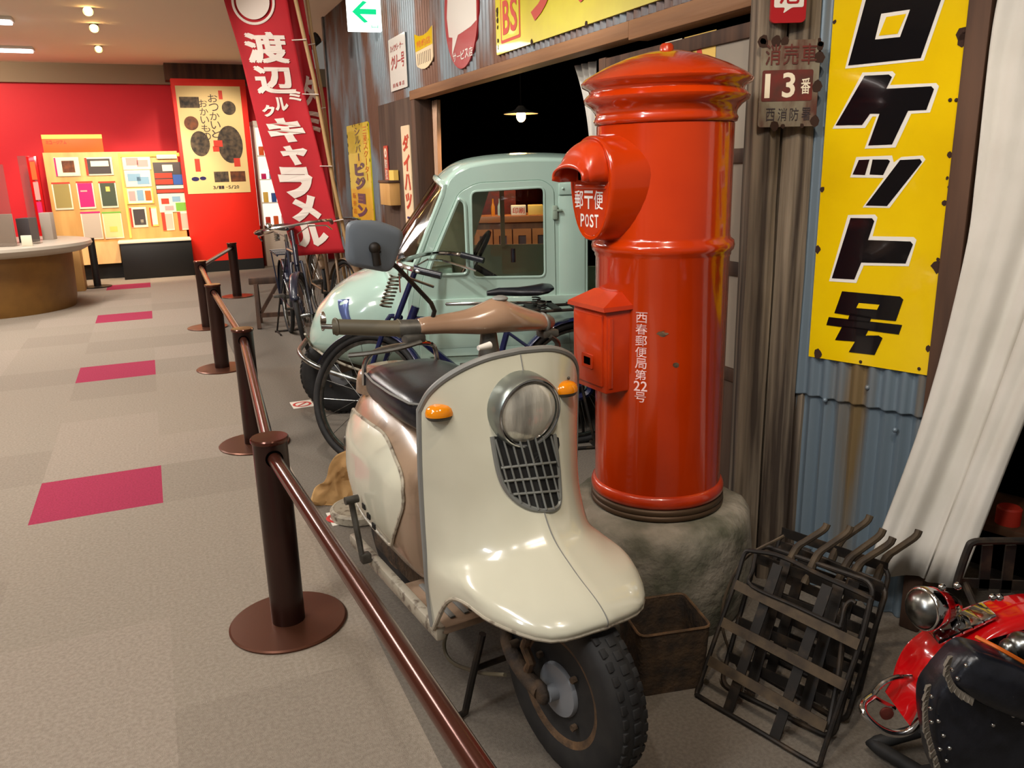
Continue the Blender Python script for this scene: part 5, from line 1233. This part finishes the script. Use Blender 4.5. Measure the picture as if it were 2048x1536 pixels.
for px, py, o_ in [(1932, 1331, -.142), (1904, 1340, -.13), (1915, 1357, -.132), (1936, 1373, -.134), (1961, 1382, -.136), (1983, 1395, -.136), (2024, 1391, -.14), (2000, 1417, -.128), (2026, 1431, -.128), (2045, 1446, -.126), (1863, 1393, -.115), (1861, 1417, -.115), (1863, 1444, -.116), (1877, 1442, -.118), (1887, 1471, -.118), (1880, 1498, -.118), (1899, 1496, -.118), (1893, 1521, -.118), (1986, 1450, -.12)]:
    b.ball(MF.q(px, py, o_), .0042, 8)
b.build('studs', 'chrome', bg_)
b = MB(); rr = random.Random(8)
def fringe(path, n, s):
    c_ = cr(path, n)
    for k, p in enumerate(c_):
        d = (c_[min(k+1, n-1)]-c_[max(k-1, 0)]).normalized(); nn = d.cross(V((0, -1, 0))); w0 = s*(1+.3*rr.random())
        b.loft([[p-d*s*.7, p+d*s*.7, p+d*s*.7+V((0, .004, 0)), p-d*s*.7+V((0, .004, 0))], [p+nn*w0*1.4-d*s*.85+V((0, -.008, 0)), p+nn*w0*1.6+d*s*.85+V((0, -.006, 0)), p+nn*w0*1.6+d*s*.85, p+nn*w0*1.4-d*s*.85]])
fringe([MF.q(*q, -.132) for q in ((1905, 1318), (1900, 1345), (1915, 1375), (1945, 1395))], 11, .007)
fringe([MF.q(*q, -.118) for q in ((1862, 1375), (1856, 1420), (1862, 1470), (1880, 1530))], 15, .007)
b.build('fringe', 'fringe', bg_, smooth=0)
b = MB(); b.tube(cr([MF.q(1952, 1274, -.06), MF.q(2000, 1298, -.1), MF.q(2060, 1332, -.11)], 12), .004, 6); b.build('orange_cord', 'orange_ink', t)
b = MB(); b.ball(MF.q(2045, 1290, -.03), (.03, .03, .026)); b.ball(MF.q(2020, 1297, -.03), (.02, .02, .02)); b.build('engine_cover', 'dull_chrome', t)
# rear carrier of the motorcycle
b = MB(); b.tube(cr([MF.q(*q, .16) for q in ((1912, 1175), (1918, 1150), (1936, 1098), (1946, 1085), (1975, 1082), (2060, 1082), (2140, 1084))], 30), .008, 8)
for a, c in (((1975, 1090), (1966, 1180)), ((2022, 1090), (2010, 1185)), ((2070, 1090), (2060, 1190)), ((1920, 1165), (2080, 1172))): b.beam(MF.q(*a, .165), MF.q(*c, .165), .022, .005, V((0, -1, 0)))
b.tube([MF.q(2080, 1172, .165), MF.q(2060, 1215, .1)], .01); b.tube([MF.q(1930, 1168, .165), MF.q(1960, 1235, .08)], .008); b.build('carrier', 'black_iron', t)
b = MB(); f0, f1, f2 = floor_pt(1835, 1462, .06)-MF.o, floor_pt(1745, 1488, .03)-MF.o, floor_pt(1840, 1545, .03)-MF.o
b.tube([f0, f1.lerp(f0, .1), f1, f1.lerp(f2, .1), f2], .0165, 10); b.build('stand_foot', 'rubber', t)
b = MB(); b.tube([f2, V((wc.x, 0, .2))], .015); b.tube([f0, V((wc.x, .05, .25))], .014); b.build('stand_leg', 'rubber', t)

# ================================================================== FAR DISPLAY WALL
def fbox(b, px0, py0, px1, py1, y0, y1, bev=0):
    a, c = FF.p(px0, py0, y0), FF.p(px1, py1, y0); b.box2((a[0], y0, min(a[1], c[1])), (c[0], y1, max(a[1], c[1])), bev); return b
X0, X1 = -1.22, .47
t = T('display_board', 'pale plywood display board holding goods on the far red wall', 'display board', FF)
b = MB(); b.box2((X0, 0, .22), (X1, .3, 1.74), .004); b.build('board', 'ply', t)
b = MB(); b.box2((X0, -.01, .0), (-.42, .3, .22)); b.box2((-.43, -.35, .0), (X1+.03, 0, .50), .004); b.build('black_plinth', 'black_base', t)
b = MB(); b.box2((-.45, -.37, .50), (X1+.03, 0, .53), .003); b.build('ledge', 'p_white', t)
b = MB(); b.loft([[(X0+.03, 0, .22), (X0+.03, -.12, .22), (X0+.03, -.04, .52), (X0+.03, 0, .52)], [(-.45, 0, .22), (-.45, -.12, .22), (-.45, -.04, .52), (-.45, 0, .52)]]); b.build('lower_panel', 'ply', t, smooth=0)
b = MB(); b.box2((-.30, -.012, .55), (-.27, 0, 1.72)); b.box2((-.27, -.016, 1.665), (.50, 0, 1.715), .003); b.build('header_strip', 'p_yel', t)
b = MB(); a = FF.p(312, 309, -.02); c = FF.p(354, 317, -.02); b.box2((a[0], -.022, c[1]), (c[0], -.016, a[1]), .01); b.build('header_label', 'p_white', t)
q0, q1 = FF.p(82, 271, .05), FF.p(208, 303, .05)
f = FF.sub((q0[0]+q1[0])/2, .05, 1.74); s = T('topic_sign', 'orange sign panel standing on top of the display board', 'sign', f); w_ = (q1[0]-q0[0])/2; h_ = q0[1]-1.74
b = MB(); b.box2((-w_, 0, 0), (w_, .03, h_), .003); b.build('panel', 'p_orange', s)
b = MB(); b.box2((-w_, -.003, h_*.8), (w_, .031, h_+.01)); b.build('top_strip', 'p_yel', s)
b = MB(); b.text('ミュージアム', -w_*.9, h_*.5, -w_*.2, h_*.7, -.003, .02); b.build('lettering', 'p_red', s, smooth=0)
def item(name, cat, label, px0, py0, px1, py1, fm, im=None, m=.1, deco=None, y=-.012):
    a, c = FF.p(px0, py0, y), FF.p(px1, py1, y); w_, h_ = c[0]-a[0], a[1]-c[1]
    f = FF.sub((a[0]+c[0])/2, y, c[1]); s = T(name, label, cat, f)
    b = MB(); b.box2((-w_/2, 0, 0), (w_/2, .01, h_), .001); b.build('cover' if im is None else 'frame', fm, s)
    if im: b = MB(); b.box2((-w_/2+m*w_, -.002, m*h_), (w_/2-m*w_, 0, h_-m*h_)); b.build('picture', im, s)
    b = MB(); n = 0
    for (x0, z0, x1, z1, mm) in deco or []:
        b = MB(); b.box2((x0*w_, -.004, z0*h_), (x1*w_, -.002, z1*h_)); b.build('print', mm, s)
item('framed_print', 'picture', 'white framed print with red brown photo at the upper left of the display board', 106, 315, 162, 352, 'p_white', 'p_white', .06, [(-.2, .2, .3, .82, 'brown_photo'), (-.49, .02, -.42, .98, 'p_mag')])
item('framed_print', 'picture', 'dark landscape print with a white cloud on the display board', 168, 315, 228, 350, 'p_white', 'p_dark', .08, [(-.3, .5, .36, .8, 'p_white'), (-.5, .02, -.42, .98, 'p_red')])
item('booklet', 'book', 'olive booklet under the red brown print on the display board', 102, 365, 148, 419, 'p_white', 'p_olive', .07, [(-.5, .94, .5, 1.0, 'p_red')])
item('booklet', 'book', 'magenta booklet in the middle row of the display board', 151, 363, 193, 417, 'p_white', 'p_mag', .07, [(-.5, .94, .5, 1.0, 'p_red'), (-.3, .62, .1, .68, 'p_pink')])
item('booklet', 'book', 'dark green booklet with a yellow triangle on the display board', 196, 363, 238, 415, 'p_white', 'p_green', .07, [(-.5, .94, .5, 1.0, 'p_red'), (-.12, .62, .12, .8, 'p_yel')])
item('booklet', 'book', 'pale grey booklet in the bottom row of the display board', 160, 424, 208, 478, 'p_white', 'p_grey', .05, [(-.5, .94, .5, 1.0, 'p_mag')])
item('booklet', 'book', 'pale yellow green booklet in the bottom row of the display board', 203, 424, 249, 476, 'p_white', 'p_pale', .05, [(-.5, .94, .5, 1.0, 'p_lgreen'), (-.2, .25, .2, .45, 'p_yel')])
item('towel_pack', 'towel', 'white pack of pink patterned towels at the top of the display board', 243, 310, 303, 339, 'p_white', 'p_white', .05, [(-.38, .3, .05, .8, 'p_pink'), (.0, .2, .4, .65, 'p_pink')])
item('towel_pack', 'towel', 'white pack of blue patterned towels below the pink towels', 248, 341, 304, 373, 'p_white', 'p_white', .05, [(-.4, .35, .1, .8, 'p_blue'), (-.05, .15, .42, .6, 'p_blue')])
item('badge_card', 'card', 'yellow card of three small printed goods on the display board', 250, 376, 309, 407, 'p_yel', 'p_white', .06, [(-.4, .2, -.16, .8, 'p_pink'), (-.1, .2, .14, .85, 'p_blue'), (.2, .2, .42, .8, 'p_orange')])
item('framed_print', 'picture', 'small black photo in a white mount near the lower right of the display board', 258, 415, 297, 454, 'p_white', 'p_white', .05, [(-.3, .12, .4, .9, 'p_dark'), (-.5, .02, -.38, .98, 'p_red'), (.08, .2, .26, .38, 'p_white')])
item('booklet', 'book', 'cream booklet right of the small black photo on the display board', 298, 414, 318, 452, 'p_yel', 'p_white', .08, [(-.5, .02, -.3, .98, 'p_red')])
item('price_board', 'board', 'dark price board with red and blue stripes on the display board', 305, 325, 372, 386, 'p_dark', None, .1, [(-.2, .72, .15, .92, 'p_white'), (-.48, .5, .1, .66, 'p_red'), (-.48, .3, .1, .46, 'p_red'), (.12, .28, .48, .6, 'p_navy'), (-.48, .16, .48, .26, 'p_white'), (-.48, .03, .48, .13, 'p_red')])
item('map_sheet', 'map', 'white sheet with a green corner under the price board', 315, 388, 375, 423, 'p_white', 'p_white', .02, [(.1, .05, .48, .5, 'p_lgreen'), (-.4, .45, -.12, .75, 'p_red'), (.0, .55, .3, .85, 'p_blue'), (-.3, .1, .02, .35, 'p_pink')])
item('booklet', 'book', 'red spined booklet under the green cornered sheet', 322, 425, 350, 460, 'p_white', 'p_grey', .08, [(-.5, 0, -.2, 1, 'p_red')])
item('booklet', 'book', 'rightmost red spined booklet in the bottom row of the display board', 354, 424, 382, 459, 'p_white', 'p_grey', .08, [(-.5, 0, -.24, 1, 'p_red')])
# poster panel
t = T('poster_stand', 'tall bright red panel carrying the exhibition poster', 'stand', FF)
b = MB(); b.box2((.5, -.08, 0), (1.5, .1, 2.71), .006); b.build('panel', 'p_red2' if 'p_red2' in MATS else 'moto_red', t)
b = MB(); b.box2((.5, -.082, 0), (1.5, -.06, .16)); b.build('kick_board', 'black_base', t)
a, c = FF.p(348, 171, -.09), FF.p(503, 384, -.09); PX0, PX1, PZ0, PZ1 = a[0]+.01, c[0]-.01, c[1], a[1]
f = FF.sub((PX0+PX1)/2, -.088, PZ0); w_, h_ = PX1-PX0, PZ1-PZ0
t = T('poster', 'cream exhibition poster with dark photos and vertical hiragana on the red panel', 'poster', f)
b = MB(); b.box2((-w_/2, 0, 0), (w_/2, .006, h_)); b.build('sheet', 'poster_cream', t)
def disc(b, x, z, r, rz=None, n=28): b.poly([(x*w_+r*cos(2*pi*k/n)*w_, -.002, z*h_+(rz or r)*sin(2*pi*k/n)*w_) for k in range(n)])
for x, z, r, rz, m in ((.29, .80, .11, None, 'sepia'), (-.22, .47, .15, .2, 'sepia'), (.25, .46, .20, .3, 'sepia'), (-.32, .66, .11, None, 'brown_photo')):
    b = MB(); disc(b, x, z, r, rz); b.build('photo', m, t, smooth=0)
for x0, x1, z0, z1, m in ((-.46, -.16, .80, .90, 'sepia'), (-.06, .17, .105, .205, 'sepia'), (.2, .44, .105, .205, 'brown_photo')):
    b = MB(); b.poly([(x0*w_, -.002, z0*h_), (x1*w_, -.002, z0*h_), (x1*w_, -.002, z1*h_), (x0*w_, -.002, z1*h_)]); b.build('photo', m, t, smooth=0)
b = MB(); b.text('おつかいと', -.02*w_, .52*h_, .13*w_, .93*h_, -.004, .0, True); b.text('おかいもの', -.17*w_, .50*h_, -.04*w_, .88*h_, -.004, .0, True); b.text('3/11', -.1*w_, .04*h_, .08*w_, .07*h_, -.004, .01); b.text('-5/20', .1*w_, .04*h_, .32*w_, .07*h_, -.004, .01); b.build('lettering', 'p_ink', t, smooth=0)
for x, z, sx, sz in ((.06, .47, .07, .03), (.02, .42, .05, .025), (.18, .92, .03, .04), (-.3, .27, .04, .06), (.33, .29, .05, .04)): b = MB(); b.poly([(x*w_-sx*w_, -.003, z*h_-sz*h_), (x*w_+sx*w_, -.003, z*h_-sz*h_), (x*w_+sx*w_, -.003, z*h_+sz*h_), (x*w_-sx*w_, -.003, z*h_+sz*h_)]); b.build('red_stamp', 'p_red', t, smooth=0)
b = MB(); disc(b, -.36, .14, .06, .035); disc(b, -.24, .145, .05, .03); b.build('blue_accent', 'navy', t, smooth=0)
# lit showcase behind the banner
f = FF.sub(1.58, .18, 0)
t = T('showcase', 'lit white showcase with small goods between the poster panel and the banner', 'showcase', f)
b = MB(); b.box2((0, .40, .6), (.95, .43, 2.1)); b.build('glowing_back', 'case_glow', t)
b = MB(); b.box2((0, 0, 0), (.95, .43, .58), .004); b.build('base_cabinet', 'p_grey', t)
b = MB(); [b.box2((x, 0, .58), (x+.02, .42, 2.1)) for x in (0, .93)]; b.box2((0, 0, 2.08), (.95, .43, 2.16)); b.build('side_wall', 'shelf_white', t)
for z in (.6, .95, 1.3, 1.65): b = MB(); b.box2((.02, .03, z), (.93, .4, z+.015)); b.build('shelf', 'shelf_white', t)
rr = random.Random(5); cols = ['p_red', 'p_blue', 'p_orange', 'p_yel', 'p_pink', 'p_navy', 'p_white', 'p_mag']; nm = {'p_red': 'red', 'p_blue': 'light blue', 'p_orange': 'orange', 'p_yel': 'yellow', 'p_pink': 'pink', 'p_navy': 'navy blue', 'p_white': 'white', 'p_mag': 'magenta'}
sh = ['lowest', 'second', 'third', 'topmost']
for i, z in enumerate((.615, .965, 1.315, 1.665)):
    for k in range(3):
        m = cols[(i*3+k*2+i//2) % 8]; b = MB(); b.box2((-.035, -.03, 0), (.035, .03, .08+.08*rr.random()), .008)
        tag(b.build('souvenir_box', m, fr=f.sub(.10+.12*k, .15, z)), '%s souvenir box on the %s showcase shelf' % (nm[m], sh[i]), 'box', 'souvenirs in the showcase')

# ================================================================== RECEPTION DESK
f = Fr((-5.7, 9.0), 0)
t = T('reception_desk', 'round wooden reception desk with a pale top at the far left', 'desk', f)
b = MB(); b.lathe([(.0001, 0), (.76, 0), (.78, .1), (.8, .62), (.0001, .62)], 72); b.build('base', 'counter_wood', t, smooth=50)
b = MB(); b.lathe([(.0001, .62), (.92, .62), (1.0, .66), (1.02, .69), (1.01, .72), (.98, .73), (.0001, .73)], 72); b.build('desk_top', 'counter_top', t, smooth=50)
f = CF.sub(-1.45, 11.65, 0); b = MB(); b.box2((0, 0, 0), (.58, .4, .62), .004); tag(b.build('low_cabinet', 'ply', fr=f), 'pale wooden low cabinet behind the reception desk', 'cabinet')
for (px0, py0, px1, py1, Y_, lb) in ((-40, 330, 32, 478, 8.55, 'left clear acrylic screen standing on the reception desk'), (34, 312, 78, 470, 8.8, 'right clear acrylic screen standing on the reception desk')):
    f0 = Fr((-5.2, Y_), 6); a, c = f0.p(px0, py0), f0.p(px1, py1); f = f0.sub((a[0]+c[0])/2, 0, .73); w_ = (c[0]-a[0])/2; h_ = a[1]-.73
    s = T('acrylic_screen', lb, 'screen', f, 'acrylic screens'); b = MB(); b.box2((-w_, -.003, 0), (w_, .003, h_)); b.build('sheet', 'acrylic', s)
    b = MB(); b.box2((-w_, -.06, 0), (w_, .06, .012), .003); b.build('foot', 'acrylic', s)
f0 = Fr((-5.25, 8.6), 6)
def desk_thing(name, cat, lb, px0, px1, h_, m, y, d=.04):
    a, c = f0.p(px0, 470, y)[0], f0.p(px1, 470, y)[0]; f = f0.sub((a+c)/2, y, .73); b = MB(); b.box2(((a-c)/2, 0, 0), ((c-a)/2, d, h_), .004); return tag(b.build(name, m, fr=f), lb, cat)
desk_thing('card_stand', 'stand', 'small white card stand on the pale desk top', 40, 62, .11, 'p_white', -.12, .01)
desk_thing('monitor', 'monitor', 'grey monitor standing behind the left acrylic screen', -30, 28, .32, 'p_grey', .15)
desk_thing('document_tray', 'tray', 'dark grey document tray behind the acrylic screens', 36, 62, .26, 'p_dark', .4, .2)
desk_thing('folder', 'folder', 'light grey folder standing right of the document tray', 84, 106, .3, 'p_grey', .75, .1)
# wooden shelf of pink leaflets behind the desk
q0, q1 = FF.p(50, 312, .1), FF.p(84, 430, .1); f = FF.sub(q0[0]+.12, .1, 0); t = T('leaflet_rack', 'red and pink leaflet rack by the wall left of the display board', 'rack', f)
b = MB(); b.box2((-.12, .1, 0), (q1[0]-q0[0]-.08, .22, q0[1]), .004); b.build('stand', 'moto_red', t)
for k, m in enumerate(('p_mag', 'p_pink', 'p_orange')): b = MB(); b.box2((-.09, .08, .85+.27*k), (q1[0]-q0[0]-.11, .1, 1.09+.27*k)); b.build('leaflet', m, t)

# ================================================================== CEILING LIGHTS
for (u0, u1, v0, v1, lb) in ((-2.6, -1.04, 11.95, 12.2, 'farther ceiling tube lamp above the reception desk'), (-2.6, -1.0, 9.85, 10.1, 'nearer ceiling tube lamp at the very top of the view')):
    f = CF.sub((u0+u1)/2, (v0+v1)/2, 2.95); t = T('ceiling_lamp', lb, 'lamp', f, 'ceiling tube lamps'); hw = (u1-u0)/2
    b = MB(); b.box2((-hw, -.13, -.03), (hw, .13, 0), .004); b.build('housing', 'shelf_white', t)
    b = MB(); b.box2((-hw+.02, -.1, -.05), (hw-.02, .1, -.03), .008); b.build('diffuser', 'tube_light', t)
for (px, py, v, e, lb) in ((176, 22, 9.2, 'bulb', 'front spotlight of the three hanging from the ceiling'), (188, 56, 10.1, 'bulb', 'middle spotlight of the three hanging from the ceiling'), (197, 98, 11.7, 'bulb_soft', 'rear spotlight of the three hanging from the ceiling')):
    c, d = CF._cd(px, py); q = c+d*((v-c.y)/d.y); f = CF.sub(q.x, q.y, q.z); t = T('spotlight', lb, 'spotlight', f, 'ceiling spotlights')
    M_ = Matrix.Rotation(radians(-55), 4, 'X'); b = MB(); b.lathe([(.02, .12), (.04, .11), (.045, .02), (.05, -.01), (.046, -.01), (.04, .02), (.001, .03)], 20, M_); b.build('lamp_head', 'dull_chrome', t)
    b = MB(); b.ball(M_ @ V((0, 0, -.002)), .034, 12); b.build('bulb', e, t)
    b = MB(); b.cyl((0, .02, .1), (0, .02, 2.95-q.z), .01); b.build('stem', 'shelf_white', t)
f = Fr((-1.32, 7.95), 0); q = f.p(622, 84); f = f.sub(q[0], 0, q[1]); t = T('spotlight', 'black spotlight beside the top of the corrugated storefront', 'spotlight', f)
M_ = Matrix.Rotation(radians(60), 4, 'Y'); b = MB(); b.lathe([(.03, .09), (.05, .08), (.06, -.06), (.055, -.06), (.05, .0), (.001, .01)], 20, M_); b.build('lamp_head', 'black_base', t)
b = MB(); b.cyl((0, 0, .03), (0, 0, 2.95-q[1]), .01); b.build('stem', 'black_base', t)
